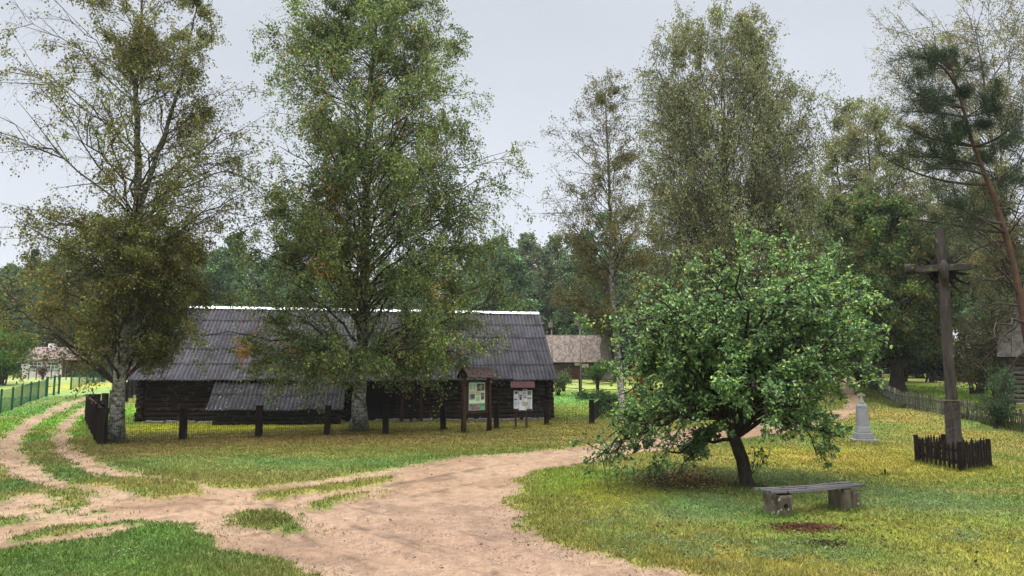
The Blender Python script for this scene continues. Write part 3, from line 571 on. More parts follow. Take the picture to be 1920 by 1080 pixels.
# --- slim bare birch to the right of the barn
b = onY(1165, 35.5); s_ = 35.5 / F_PX; by_ = 705 + (CAM_H - b[2]) / s_
make_tree('birch_tree', b, [([(0, 0, 0), (-.15, 0, 2.5), (-.4, 0, 6), (-.45, 0, 10), (-.5, 0, 13), (-.6, .1, 16.6)], .15)],
    prof_px((1150, by_), 35.5, [(600, 1080, 1200), (560, 1040, 1230), (500, 1015, 1240), (440, 1010, 1235), (380, 1015, 1225), (300, 1025, 1215), (220, 1055, 1205), (160, 1080, 1195), (120, 1120, 1175)]),
    (M_birch, M_twig), nb=90, m2=10, m3=5, nl=7, lsz=(.07, .11), jit=.1, bsize=.75, h0=4.0, rise=(.5, 1.1), arch=.05, droop2=-.05, droop3=.25, spread=.42,
    colf=palette([S(108, 98, 66), S(96, 108, 58), S(124, 118, 66), S(84, 84, 52)], [2, 4, 2, 2], orange=S(190, 155, 66), pr=.14, seed=8),
    dens=([0, 5, 9, 12, 17], [1.5, 1.6, .9, .45, .4]), seed=31, bark_dark=([0, 1, 5, 7, 10], [.8, 1.2, 1.0, .6, .4]),
    label='slim white-stemmed birch with sparse reddish leaves beside the right end of the barn', cat='tree', group='birches around the road junction')
# --- big many-stemmed weeping birch
b = onY(1372, 46); s_ = 46 / F_PX; by_ = 705 + (CAM_H - b[2]) / s_
def fan(a, top, spread_, r0): return ([(0, 0, 0), (spread_ * .18 * math.cos(a), spread_ * .18 * math.sin(a), 3.5), (spread_ * .55 * math.cos(a), spread_ * .55 * math.sin(a), 10), (spread_ * math.cos(a), spread_ * math.sin(a), top)], r0)
make_tree('weeping_birch', b, [fan(.1, 20.5, 3.4, .2), fan(2.9, 21.5, 3.2, .22), fan(1.4, 22, 1.2, .24), fan(4.4, 22.5, 1.4, .24), fan(5.6, 21.5, 2.3, .2), fan(3.6, 22.6, 1.9, .2)],
    prof_px((1360, by_), 46, [(660, 1260, 1470), (600, 1225, 1500), (520, 1210, 1520), (440, 1200, 1530), (360, 1190, 1535), (280, 1185, 1530), (200, 1190, 1515), (120, 1205, 1485), (60, 1230, 1445), (10, 1265, 1400)]),
    (M_bark, M_twig), nb=52, m2=10, m3=6, nl=8, lsz=(.11, .17), jit=.10, bsize=.75, vstr=.3, clump=1.2, h0=4, rise=(.7, 1.6), arch=.10, droop2=.12, droop3=1.5, spread=.40, hang=.9, l3=(.3, .65),
    colf=palette([S(122, 132, 82), S(98, 110, 64), S(148, 154, 108), S(124, 116, 68)], [4, 3, 3, 1], orange=S(190, 155, 65), pr=.08, seed=9),
    dens=([0, 6, 11, 16, 24], [1.2, 1.0, .8, .62, .6]), seed=41, label='huge rounded weeping birch with many stems behind the apple tree', cat='tree')
# --- birches further right
b = onY(1640, 62); by_ = 705 + (CAM_H - b[2]) / (62 / F_PX)
t5 = make_tree('birch_tree', b, [fan(.3, 22, 3, .22), fan(2.8, 22.5, 2.6, .22), fan(4.7, 23, .8, .25)],
    prof_px((1640, by_), 62, [(600, 1560, 1720), (500, 1550, 1740), (400, 1550, 1750), (320, 1555, 1750), (250, 1570, 1740), (200, 1600, 1705), (170, 1630, 1675)]),
    (M_bark, M_twig), nb=52, m2=9, m3=5, nl=9, lsz=(.15, .24), jit=.18, bsize=.8, h0=5, rise=(.6, 1.3), arch=.08, droop2=.1, droop3=.9, spread=.42, hang=.7,
    colf=palette([S(124, 134, 90), S(104, 116, 74), S(150, 158, 114), S(142, 130, 72)], [4, 3, 2, 1.5], orange=S(200, 165, 70), pr=.12, seed=12),
    dens=([0, 8, 14, 24], [1.0, .9, .6, .55]), seed=51, label='pale grey-green birch far back, left of the pine and above the ivy-covered trunk', cat='tree')
b = onY(1925, 46); by_ = 705 + (CAM_H - b[2]) / (46 / F_PX)
make_tree('birch_tree', b, [([(0, 0, 0), (-.3, .2, 7), (-.8, .3, 13), (-1.5, .4, 24.6)], .22), ([(0, .3, 0), (1.2, .3, 6), (2.6, .3, 14), (3.2, .3, 24)], .2)],
    prof_px((1890, by_), 46, [(520, 1760, 1990), (400, 1720, 2020), (300, 1700, 2040), (200, 1680, 2040), (120, 1665, 2040), (60, 1660, 2030), (0, 1655, 2020), (-60, 1680, 2000)]),
    (M_birch, M_twig), nb=84, m2=10, m3=5, nl=7, lsz=(.10, .155), jit=.13, bsize=.75, h0=4, rise=(.5, 1.2), arch=.1, droop2=.1, droop3=1.0, spread=.42, hang=.7,
    colf=palette([S(124, 130, 84), S(104, 112, 66), S(150, 152, 104), S(138, 122, 66)], [4, 3, 2, 1], orange=S(195, 155, 65), pr=.14, seed=13),
    dens=([0, 6, 12, 25], [1.1, 1.0, .75, .7]), seed=61, bark_dark=([0, 6, 12], [.6, .5, .3]), label='loose thin-leaved birch at the right edge, rising above and behind the pine', cat='tree')
# --- linden / maple with the thick trunk by the picket fence
b = onY(1676, 49); by_ = 705 + (CAM_H - b[2]) / (49 / F_PX)
make_tree('linden_tree', b, [([(0, 0, 0), (.1, 0, 4), (0, 0, 8), (-.3, 0, 13)], .42)],
    prof_px((1676, by_), 49, [(665, 1590, 1730), (640, 1550, 1765), (580, 1530, 1790), (520, 1530, 1790), (460, 1550, 1770), (410, 1580, 1740), (370, 1630, 1700)]),
    (M_bark, M_twig), nb=110, m2=9, m3=5, nl=10, lsz=(.16, .26), jit=.16, h0=2.6, rise=(.1, .6), arch=.1, droop2=.1, droop3=.25, spread=.55,
    colf=palette([S(76, 104, 50), S(56, 82, 40), S(112, 128, 56)], [4, 3, 3], orange=S(190, 160, 55), pr=.14, seed=14), seed=71,
    label='thick dark trunk with a dense dark crown right behind the picket fence', cat='tree')
b = onY(1592, 56); by_ = 705 + (CAM_H - b[2]) / (56 / F_PX)
make_tree('linden_tree', b, [([(1.6, 0, 0), (1.5, 0, 4), (.8, 0, 9), (.2, 0, 13)], .3)],
    prof_px((1560, by_), 56, [(655, 1500, 1625), (620, 1470, 1650), (540, 1450, 1660), (460, 1470, 1650), (400, 1500, 1630), (350, 1540, 1600)]),
    (M_bark, M_twig), nb=90, m2=9, m3=5, nl=9, lsz=(.18, .28), jit=.16, h0=2.6, rise=(.1, .6), arch=.1, droop2=.1, droop3=.25, spread=.55,
    colf=palette([S(80, 110, 52), S(60, 88, 42), S(116, 134, 60)], [4, 3, 3], orange=S(190, 160, 55), pr=.10, seed=15), seed=72,
    label='dark spreading tree at the far end of the lane, left of the thick trunk', cat='tree')
# --- pine
b = np.array([(1962 - 960) / F_PX * 27.0, 27.0, 0.0]); b[2] = gz(b[0], b[1]); s_ = 27 / F_PX
def pp(px, py, dy=0.0): q = at(px, py, 27.0 + dy); return tuple(q - b)
rgp = np.random.default_rng(5); root = empty('pine_tree', b, label='tall Scots pine with orange bark and dark green needle clumps, leaning left over the cross', cat='tree')
tr = np.array([(0, 0, -.1), pp(1938, 700), pp(1915, 575), pp(1900, 490), pp(1880, 420), pp(1852, 340), pp(1822, 265), pp(1805, 200), pp(1785, 130), pp(1775, 95)])
tt = np.linspace(0, 1, 40); seg = np.r_[0, np.cumsum(np.linalg.norm(np.diff(tr, axis=0), axis=1))]; seg /= seg[-1]; TRK = np.stack([np.interp(tt, seg, tr[:, i]) for i in range(3)], 1)
for _ in range(2): TRK[1:-1] = TRK[:-2] * .25 + TRK[1:-1] * .5 + TRK[2:] * .25
g = MB(); g.tubes(TRK, .155 * (1 - tt) ** .8 + .015, 12); g.build('trunk', M_pinebark, root, True)
ends = [(1700, 105), (1690, 210), (1720, 140), (1740, 95), (1750, 180), (1835, 130), (1870, 160), (1790, 95), (1700, 295), (1730, 320), (1760, 250), (1850, 235), (1900, 250), (1760, 375), (1870, 200), (1820, 110), (1775, 300), (1715, 240), (1700, 160), (1730, 200), (1900, 330), (1930, 210), (1790, 380), (1812, 170), (1800, 230), (1845, 300), (1690, 410), (1665, 300)]
ps, te = [], []
for (px, py) in ends:
    tip = np.array(pp(px, py, rgp.normal(0, 1.3))); zz = tip[2] - rgp.uniform(-.1, .9); k_ = np.argmin(np.abs(TRK[:, 2] - min(zz, TRK[-3, 2]))); ps.append(TRK[k_]); te.append(tip)
ps = np.array(ps); te = np.array(te); ln = np.linalg.norm(te - ps, axis=1); L1 = bez(ps, (ps + te) / 2 + rgp.normal(0, .12, ps.shape) * ln[:, None], te, 9); g = MB(); g.tubes(L1, (ln * .02).clip(.02, .06)[:, None] * np.linspace(1, .3, 9), 6, cap=False)
L2, ln2 = spawn(L1, 15, .3, .18, .5, .62, -.05, 5, rgp); g.tubes(L2, np.full(L2.shape[:2], .012), 4, cap=False)
# dead lower branches
dead = [((1912, 560), (1845, 475)), ((1905, 520), (1790, 555)), ((1925, 610), (1850, 640)), ((1900, 470), (1840, 350)), ((1895, 470), (1870, 560)), ((1925, 600), (1832, 690)), ((1920, 570), (1790, 600)), ((1890, 440), (1960, 380)), ((1872, 400), (1812, 455)), ((1935, 650), (1850, 770)), ((1905, 500), (1800, 420)), ((1870, 390), (1950, 420)), ((1915, 560), (1990, 480)), ((1890, 455), (1780, 490))]
a = np.array([pp(*p[0]) for p in dead]); c_ = np.array([pp(*p[1], rgp.normal(0, 1.0)) for p in dead]); ln = np.linalg.norm(c_ - a, axis=1); md = (a + c_) / 2; md[:, 2] += .18 * ln
Ld = bez(a, md, c_, 9); Ld[:, 1:] += rgp.normal(0, .02, (len(dead), 8, 3)) * ln[:, None, None]; g.tubes(Ld, (ln * .018).clip(.015, .05)[:, None] * np.linspace(1, .2, 9), 6, cap=False)
Ld2, l_ = spawn(Ld, 7, .2, .15, .4, .6, .1, 4, rgp); g.tubes(Ld2, np.full(Ld2.shape[:2], .008), 3, cap=False); g.build('branches', mat('dead_branch', (.03, .023, .02), (.065, .048, .04), 6, bump=.2), root, True)
bi = np.repeat(np.arange(len(L2)), 32); p, d = sample(L2, bi, rgp.uniform(.1, 1, len(bi))); kk = n3(p, 3.0, 8) > .36; p, d = p[kk], d[kk]; n_t = len(p); p = np.repeat(p, 7, 0) + rgp.normal(0, .10, (n_t * 7, 3)); d = np.repeat(d, 7, 0)
A = d + rgp.normal(0, .75, p.shape); A[:, 2] += .25; g = MB(); cc = 1.5 * np.array([S(50, 74, 46), S(38, 58, 38), S(72, 96, 56)])[rgp.integers(0, 3, len(p))] * rgp.uniform(.6, 1.3, (len(p), 1))
leaves(g, p, A, rgp.uniform(.10, .17, len(p)), cc, .10, 0, rg=rgp); g.build('crown', M_far, root)
# --- apple tree
b = on(1403, 915); Ya = b[1]; s_ = Ya / F_PX
def ap(px, py, dy=0.0): return tuple(at(px, py, Ya + dy) - b)
root = empty('apple_tree', b, label='low broad apple tree with bright green leaves and a leaning black trunk behind the bench', cat='tree')
rga = np.random.default_rng(77); g = MB()
tr = np.array([(0, 0, -.1), ap(1398, 890), ap(1392, 860), ap(1383, 835), ap(1372, 805), ap(1360, 770), ap(1350, 735)]); tt = np.linspace(0, 1, 16); seg = np.r_[0, np.cumsum(np.linalg.norm(np.diff(tr, axis=0), axis=1))]; seg /= seg[-1]
TA = np.stack([np.interp(tt, seg, tr[:, i]) for i in range(3)], 1); TA[1:-1] += rga.normal(0, .008, (14, 3)); rr_ = np.interp(tt, [0, .12, .5, 1], [.19, .135, .12, .10]); g.tubes(TA, rr_, 12); g.build('trunk', M_applebark, root, True)
ends = [(1200, 600), (1230, 560), (1280, 520), (1330, 500), (1380, 470), (1440, 445), (1420, 480), (1500, 480), (1540, 500), (1590, 560), (1610, 575), (1600, 600), (1600, 540), (1560, 640), (1600, 650), (1545, 740), (1560, 800), (1500, 700), (1240, 640), (1200, 700), (1190, 640), (1160, 740), (1140, 820), (1180, 800), (1240, 860), (1270, 890), (1300, 840), (1230, 780), (1300, 760), (1330, 640), (1400, 600), (1450, 560), (1340, 560), (1470, 640), (1420, 720), (1480, 760), (1260, 700), (1350, 700), (1530, 560), (1480, 520), (1380, 540), (1290, 600), (1520, 680), (1230, 740), (1420, 660), (1320, 720), (1450, 800), (1510, 800), (1190, 850), (1135, 850), (1150, 830), (1210, 880), (1120, 860), (1635, 560), (1625, 600), (1620, 640), (1610, 690), (1600, 720), (1570, 830), (1530, 850), (1600, 520), (1600, 660), (1540, 790)]
ends = [(min(px, 1588 + (px - 1588) * .25) if px > 1588 else px, py) for px, py in ends]
ps, te = [], []
for (px, py) in ends:
    rx_ = abs(px - 1400) / 250; dy = rga.uniform(-1, 1) * 2.5 * math.sqrt(max(.05, 1 - min(1, rx_) ** 2)); te.append(ap(px, py, dy)); ps.append(TA[rga.integers(8, 16)])
for _ in range(34):
    a_ = rga.uniform(0, 6.28); z_ = rga.uniform(1.6, 4.6); r_ = 2.7 * math.sqrt(max(.05, 1 - ((z_ - 2.5) / 2.4) ** 2)) * rga.uniform(.4, 1); te.append((r_ * math.cos(a_) - .15, r_ * math.sin(a_), z_)); ps.append(TA[rga.integers(8, 16)])
ps = np.array(ps); te = np.array(te); ln = np.linalg.norm(te - ps, axis=1); md = ps * .45 + te * .55; md[:, 2] += .16 * ln + .15; md += rga.normal(0, .08, md.shape) * ln[:, None]
L1 = bez(ps, md, te, 10); L1[:, 2:-1] += rga.normal(0, .02, (len(L1), 7, 3)) * ln[:, None, None]; g = MB(); g.tubes(L1, (ln * .018).clip(.02, .05)[:, None] * np.linspace(1.2, .22, 10), 7, cap=False)
L2, ln2 = spawn(L1, 11, .28, .15, .36, .62, .06, 5, rga, up=.12); g.tubes(L2, np.full(L2.shape[:2], .009) * np.linspace(1.2, .4, 5), 5, cap=False)
L3, ln3 = spawn(L2, 4, .1, .3, .6, .65, .12, 4, rga, up=.1); g.tubes(L3, np.full(L3.shape[:2], .004), 3, cap=False)
# suckers at the foot
sk = bez(np.tile(np.array([[.05, 0, .25]]), (7, 1)), np.array([[.15 + .05 * i, rga.normal(0, .1), .5] for i in range(7)]), np.array([[.1 + .06 * i, rga.normal(0, .15), .75 + .1 * rga.random()] for i in range(7)]), 5); g.tubes(sk, np.full((7, 5), .005), 4, cap=False)
g.build('branches', M_applebark, root, True)
TW = np.concatenate([L3, L3, L2[:, 1:], sk[:, 1:]]); bi = np.repeat(np.arange(len(TW)), 9); p, d = sample(TW, bi, rga.uniform(0, 1, len(bi))); p += rga.normal(0, .03, p.shape)
kk = (rga.random(len(p)) < (.3 + 1.1 * sstep(.34, .62, .6 * n3(p, 2.6, 4) + .4 * n3(p, 6, 5)))) & (p[:, 2] > .2); p, d = p[kk], d[kk]
A = d * .6 + rga.normal(0, .6, p.shape); A[:, 2] -= .1
cc = 2.35 * np.array([S(100, 132, 76), S(74, 108, 60), S(146, 172, 92), S(56, 88, 54)])[rga.choice(4, len(p), p=[.35, .3, .2, .15])] * rga.uniform(.75, 1.25, (len(p), 1)) * (.75 + .5 * n3(p, 2.0, 9))[:, None]
q = rga.random(len(p)) < .004; cc[q] = S(220, 190, 60); g = MB()
# apple leaves: six-sided, folded along the rib
n = len(p); A /= np.linalg.norm(A, axis=1, keepdims=True); rv = rga.normal(size=(n, 3)); rv[:, 2] *= .35; sd = np.cross(A, np.cross(rv, A)); sd /= np.linalg.norm(sd, axis=1, keepdims=True); nn = np.cross(A, sd); nn *= np.sign(nn[:, 2:3] + 1e-6)
l = rga.uniform(.055, .095, n)[:, None]; P0 = p; wv = l * .30
Vv = np.stack([P0, P0 + A * l * .3 + sd * wv + nn * l * .10, P0 + A * l * .7 + sd * wv * .75 + nn * l * .08, P0 + A * l - nn * l * .08, P0 + A * l * .7 - sd * wv * .75 + nn * l * .08, P0 + A * l * .3 - sd * wv + nn * l * .10], 1).reshape(-1, 3)
bb = np.arange(n)[:, None] * 6; g.add(Vv, np.concatenate([bb + [0, 1, 2, 3], bb + [0, 3, 4, 5]]), None, np.repeat(cc, 6, 0)); g.build('crown', M_leafapple, root)
print('apple leaves', n)
# --- generic background trees: three kinds, then copies sharing their meshes
def bgcol(a, b_, c_, sd): return palette([a, b_, c_], [4, 4, 2], seed=sd, amp=.7, pr=.03, orange=S(150, 130, 60))
def bg_make(kind, base, lab, seed):
    if kind == 0:   # broad deciduous
        return make_tree('broadleaf_tree', base, [([(0, 0, 0), (0, 0, 8), (.3, 0, 17.5)], .35)], [(1.5, 2.0, 2.2), (3, 4.2, 4), (7, 5.4, 5.2), (11, 5.4, 5.6), (14, 4.4, 4.6), (17, 2.6, 2.4), (18.5, .5, .5)], (M_bark, M_twig), nb=150, m2=7, m3=4, nl=9, lsz=(.28, .46), h0=1.5, rise=(.1, .5), spread=.55, droop3=.2, l2=(.2, .42), jit=.3, bsize=.7, twigs=False, leafmat_=M_far,
            colf=bgcol(S(84, 114, 74), S(64, 92, 60), S(116, 146, 98), seed), seed=seed, label=lab, cat='tree')
    if kind == 1:   # tall narrow alder / birch
        return make_tree('alder_tree', base, [([(0, 0, 0), (0, 0, 8), (-.3, 0, 19)], .28)], [(3, 2.0, 2.2), (6, 3.2, 3), (10, 3.6, 3.8), (14, 3.3, 3.0), (18, 1.8, 2.0), (20, .4, .4)], (M_bark, M_twig), nb=120, m2=7, m3=4, nl=8, lsz=(.26, .42), h0=2, rise=(.4, 1.0), spread=.5, droop3=.4, bsize=.7, jit=.25, twigs=False, leafmat_=M_far,
            colf=bgcol(S(94, 112, 78), S(74, 92, 66), S(126, 140, 104), seed), dens=([0, 10, 20], [1, .9, .6]), seed=seed, label=lab, cat='tree')
    return make_tree('spruce_tree', base, [([(0, 0, 0), (0, 0, 10), (0, 0, 20.5)], .28)], [(1.5, 3.4, 3.4), (6, 3.0, 3.0), (12, 2.1, 2.1), (17, 1.1, 1.1), (20.5, .15, .15)], (M_bark, M_twig), nb=200, m2=8, m3=3, nl=7, lsz=(.26, .40), h0=1, rise=(-.3, .05), arch=.05, spread=.4, droop3=.3, bsize=.6, jit=.14, twigs=False, leafmat_=M_far,
            colf=bgcol(S(44, 66, 50), S(34, 54, 42), S(62, 86, 62), seed), seed=seed, label=lab, cat='tree')
protos = {}
def bg(kind, px, Y, hscale, lab, wscale=None, rz=0.0):
    base = onY(px, Y)
    if kind not in protos: protos[kind] = o = bg_make(kind, base, lab, 200 + kind)
    else: o = copy_tree(protos[kind]); o.location = base; o['label'] = lab
    ws = wscale or hscale; o.scale = (ws, ws, hscale); o.rotation_euler = (0, 0, rz); o['group'] = 'trees of the wood behind the farmstead'
    return o
EXEC_BG = True
def top_h(Y, py): return (705 - py) / F_PX * Y + CAM_H    # height above camera plane
def bgt(kind, px, Y, py_top, lab, w_=None):
    z0 = onY(px, Y)[2]; need = top_h(Y, py_top) - z0; full = (18.5, 20.0, 20.5)[kind]; return bg(kind, px, Y, need / full, lab, w_, rng.random() * 6.28)
bgt(0, 935, 96, 446, 'large rounded pale green tree directly above the right half of the barn roof', .95)
bgt(1, 890, 108, 458, 'narrow tree just left of the large rounded pale green tree over the barn')
bgt(1, 992, 110, 436, 'thin-topped tree just right of the large rounded pale green tree over the barn')
bgt(1, 1040, 100, 440, 'slender tree rising left of the slim birch, above the shingled house')
bgt(2, 1010, 118, 520, 'dark spruce between the barn roof end and the shingled house')
bgt(0, 1100, 98, 470, 'dark broad tree right behind the shingled house roof')
bgt(2, 1062, 104, 500, 'dark spruce behind the left part of the shingled house')
bgt(0, 1150, 90, 480, 'broad dark tree behind the right end of the shingled house')
bgt(2, 1190, 92, 470, 'dark spruce behind the slim birch trunk')
bgt(0, 1230, 86, 480, 'dark broad tree between the slim birch and the apple tree crown', .9)
bgt(0, 1300, 84, 470, 'broad tree behind the left flank of the many-stemmed birch', .9)
bgt(2, 1270, 88, 500, 'dark spruce behind the left shoulder of the apple tree')
bgt(0, 1400, 88, 480, 'broad tree hidden behind the top of the apple tree', .9)
bgt(0, 1480, 92, 470, 'broad tree behind the right flank of the many-stemmed birch', .9)
bgt(1, 1530, 88, 350, 'tall narrow tree between the many-stemmed birch and the lane trees')
bgt(0, 1620, 96, 430, 'broad tree closing the far end of the lane')
bgt(0, 1720, 82, 470, 'broad dark tree behind the lawn left of the cross', .9)
bgt(0, 1800, 78, 440, 'broad dark tree behind the lawn right of the cross', .85)
bgt(1, 1770, 84, 380, 'tall narrow tree behind the cross')
bgt(0, 1880, 74, 450, 'broad tree behind the log cabin at the right edge', .85)
bgt(1, 1860, 80, 330, 'tall narrow tree behind the pine trunk')
bgt(0, 1990, 80, 430, 'broad tree just past the right edge behind the log cabin')
bgt(2, 1425, 80, 520, 'dark spruce behind the middle of the apple tree')
bgt(0, 405, 100, 470, 'broad tree between the two big birches, above the left end of the barn')
bgt(1, 430, 108, 440, 'tall pointed tree between the two big birches')
bgt(1, 370, 112, 470, 'tall narrow tree seen through the right side of the left birch')
bgt(0, 470, 110, 500, 'rounded tree over the barn, just left of the dense birch')
bgt(2, 340, 104, 520, 'dark spruce over the left gable of the barn')
bgt(0, 290, 104, 500, 'broad tree behind the trunk of the left birch')
bgt(0, 210, 110, 500, 'broad tree behind the left birch, above the pink roofed house')
bgt(1, 150, 112, 490, 'narrow tree behind the left skirt of the left birch')
bgt(0, 90, 112, 490, 'broad tree behind the pink roofed house')
bgt(0, 20, 105, 500, 'broad tree at the left edge above the light green tree')
bgt(2, 55, 118, 470, 'dark spruce behind the light green tree at the left edge')
bgt(0, -60, 100, 480, 'broad tree just past the left edge of the wood')
bgt(0, 560, 112, 520, 'broad tree behind the barn, hidden by the dense birch')
bgt(0, 660, 114, 520, 'broad tree straight behind the dense birch trunk')
bgt(0, 760, 110, 510, 'broad tree behind the right side of the dense birch')
bgt(2, 840, 112, 480, 'dark spruce at the right edge of the dense birch crown')
bgt(1, 800, 118, 500, 'narrow tree behind the right skirt of the dense birch')
for i_, (px_, lab_) in enumerate(((-30, 'far tree filling the wood at the left edge'), (120, 'far tree between the pointed spruce and the left birch'), (255, 'far tree right behind the left birch trunk'), (320, 'far tree over the left gable of the barn'), (450, 'far tree left of the dense birch crown'), (520, 'far tree low behind the left skirt of the dense birch'), (720, 'far tree right of the dense birch trunk'), (905, 'far tree low behind the right part of the barn roof'), (965, 'far tree above the right end of the white ridge'), (1020, 'far tree above the left end of the shingled roof'), (1130, 'far tree above the right end of the shingled roof'), (1340, 'far tree deep behind the many-stemmed birch'))):
    bgt(0 if i_ % 3 else 1, px_, 128 + (i_ % 3) * 5, 505 - (i_ * 37) % 40, lab_)
# undergrowth that closes the wood
ug_specs = [(px, Y) for px, Y in zip(np.linspace(-80, 2050, 46), [112 + 6 * math.sin(i * 1.7) for i in range(46)])]
g = MB(); rgu = np.random.default_rng(9)
for px, Y in ug_specs:
    c0 = onY(px, Y); n = 2600; q = rgu.normal(size=(n, 3)) * (2.6, 2.0, 1.9); q[:, 2] = np.abs(q[:, 2]) ; P = c0 + q
    leaves(g, P, rgu.normal(size=(n, 3)), rgu.uniform(.35, .7, n), np.array([S(36, 52, 34), S(28, 42, 30), S(48, 66, 40)])[rgu.integers(0, 3, n)], rg=rgu)
tag(g.build('undergrowth', M_far), 'dark undergrowth along the foot of the far wood', 'undergrowth', kind='stuff')
# the light green tree at the left edge and shrubs
def shrub(name, base, h, w_, cols, lab, cat='shrub', n=2600, lsz=(.08, .16), seed=1, group=None, stem=M_twig, yr=1.0):
    rg = np.random.default_rng(seed); root = empty(name, base, label=lab, cat=cat, group=group)
    k = 16; a = rg.random(k) * 6.28; rt = rg.uniform(.2, 1, k) * w_ / 2; e_ = np.stack([np.cos(a) * rt, np.sin(a) * rt * yr, h * rg.uniform(.45, 1, k) * np.sqrt(1.05 - (rt / (w_ / 2)) ** 2 * .8)], 1)
    st = bez(np.c_[rg.normal(0, .04 * w_, (k, 2)), np.full(k, -.03)], e_ * .5 + (0, 0, .25 * h), e_, 7); g = MB(); g.tubes(st, h * .012 * np.linspace(1, .3, 7), 5, cap=False)
    s2, _ = spawn(st, 9, .2, .2, .45, .55, 0, 4, rg); g.tubes(s2, np.full(s2.shape[:2], h * .004), 3, cap=False); g.build('stems', stem, root, True)
    bi = rg.integers(0, len(s2), n); p, d = sample(s2, bi, rg.random(n)); p += rg.normal(0, .035 * (h + w_) / 2, p.shape); p[:, 2] = np.abs(p[:, 2]) + .02
    g = MB(); leaves(g, p, d + rg.normal(0, .8, p.shape), rg.uniform(lsz[0], lsz[1], n), np.array(cols)[rg.integers(0, len(cols), n)] * rg.uniform(.65, 1.3, (n, 1)), rg=rg); g.build('foliage', M_leaf, root)
    return root
GR = [S(120, 170, 62), S(90, 140, 50), S(146, 192, 84)]
shrub('young_maple', onY(12, 62), 5.2, 6.0, GR, 'bright light green rounded tree at the left edge beyond the green fence', 'tree', 9000, (.14, .26), 3)
shrub('currant_bush', onY(1046, 56), 2.2, 2.4, [S(120, 150, 84), S(92, 124, 64), S(160, 176, 112)], 'pale green bush against the right end of the barn, left of the pole', n=2200, seed=4)
shrub('round_bush', onY(1118, 68), 2.4, 2.7, [S(96, 150, 56), S(70, 120, 44), S(120, 170, 70)], 'rounded bright green bush in front of the shingled house, right of its door', n=3500, seed=5)
shrub('low_shrub', onY(1100, 52), .5, 3.4, [S(90, 130, 60), S(66, 104, 46)], 'low spreading green plants behind the barn fence', n=1500, seed=6)
shrub('garden_shrub', onY(1148, 40), 1.5, 2.2, [S(120, 160, 84), S(84, 124, 60)], 'leafy green shrub at the foot of the slim birch', n=1800, seed=7)
shrub('autumn_shrub', onY(1200, 44), 2.4, 1.6, [S(200, 150, 50), S(190, 120, 50), S(110, 130, 50)], 'orange and yellow leaved shrub left of the apple tree crown', n=1600, seed=8)
shrub('elder_bush', on(1868, 803) , 1.75, 1.3, [S(90, 130, 80), S(64, 100, 58), S(120, 156, 104)], 'leafy bush growing through the picket fence left of the log cabin', n=2600, lsz=(.05, .1), seed=9)
shrub('elder_bush', onY(1868, 38), 2.2, 1.9, [S(96, 140, 84), S(70, 110, 60), S(130, 170, 104)], 'light green bush beside the corner of the log cabin', n=2600, lsz=(.06, .12), seed=10)
shrub('hedge_bush', onY(1740, 60), 4.6, 5.5, [S(40, 56, 32), S(30, 44, 26), S(60, 80, 44)], 'big dark bush at the back of the lawn left of the cross', n=9000, lsz=(.14, .26), seed=11)
shrub('hedge_bush', onY(1690, 64), 4.4, 5, [S(44, 62, 34), S(30, 46, 26), S(60, 84, 42)], 'dark bush behind the thick trunk at the back of the lawn', n=8000, lsz=(.14, .26), seed=12)
shrub('hazel_bush', onY(1826, 47), 5.2, 5.8, [S(126, 142, 68), S(96, 112, 56), S(180, 164, 70), S(76, 92, 48)], 'yellowing tall bush between the cross and the log cabin', n=15000, lsz=(.09, .16), seed=13)
shrub('hazel_bush', onY(1866, 42), 6.4, 4.6, [S(110, 124, 62), S(84, 98, 50), S(150, 140, 66), S(66, 76, 42)], 'tall leafy bush against the left corner of the log cabin', n=12000, lsz=(.08, .14), seed=14)
shrub('lilac_bush', onY(1545, 66), 3.0, 4, [S(74, 104, 50), S(52, 78, 40)], 'green bush on the left side of the far lane', n=4500, lsz=(.12, .2), seed=15)
shrub('rowan_shrub', on(1610, 722), 2.2, 2.4, [S(130, 160, 76), S(96, 130, 56), S(170, 150, 60)], 'light green sapling at the far end of the picket fence', n=3000, lsz=(.09, .16), seed=16)
shrub('lilac_bush', onY(1330, 52), 3.2, 6, [S(56, 84, 40), S(40, 62, 32)], 'dark bush behind the left side of the apple tree', n=6000, lsz=(.1, .2), seed=17)
shrub('lilac_bush', onY(1470, 54), 3.4, 6, [S(52, 78, 38), S(38, 58, 30)], 'dark bush behind the right side of the apple tree', n=6000, lsz=(.1, .2), seed=18)
shrub('garden_conifer', onY(181, 80), 2.2, 1.6, [S(70, 110, 70), S(50, 84, 54)], 'dark green rounded garden shrub behind the wire fence, left of the birch trunk', n=1500, lsz=(.1, .18), seed=19)
shrub('garden_conifer', onY(198, 76), 3.4, 1.8, [S(150, 160, 80), S(110, 130, 64)], 'yellow-green upright garden shrub touching the left birch trunk from behind', n=2200, lsz=(.1, .18), seed=20)
shrub('flower_bush', onY(241, 82), 1.7, 2.4, [S(215, 110, 130), S(190, 70, 90), S(90, 120, 60), S(235, 210, 205)], 'pink and red flowers at the left eave end of the barn', 'flowers', n=1400, lsz=(.1, .18), seed=21)
shrub('flower_bush', onY(86, 80), 1.9, 1.1, [S(190, 120, 130), S(120, 90, 80), S(90, 110, 70)], 'small pink-flowered shrub before the white house windows', 'flowers', n=700, lsz=(.1, .16), seed=22)
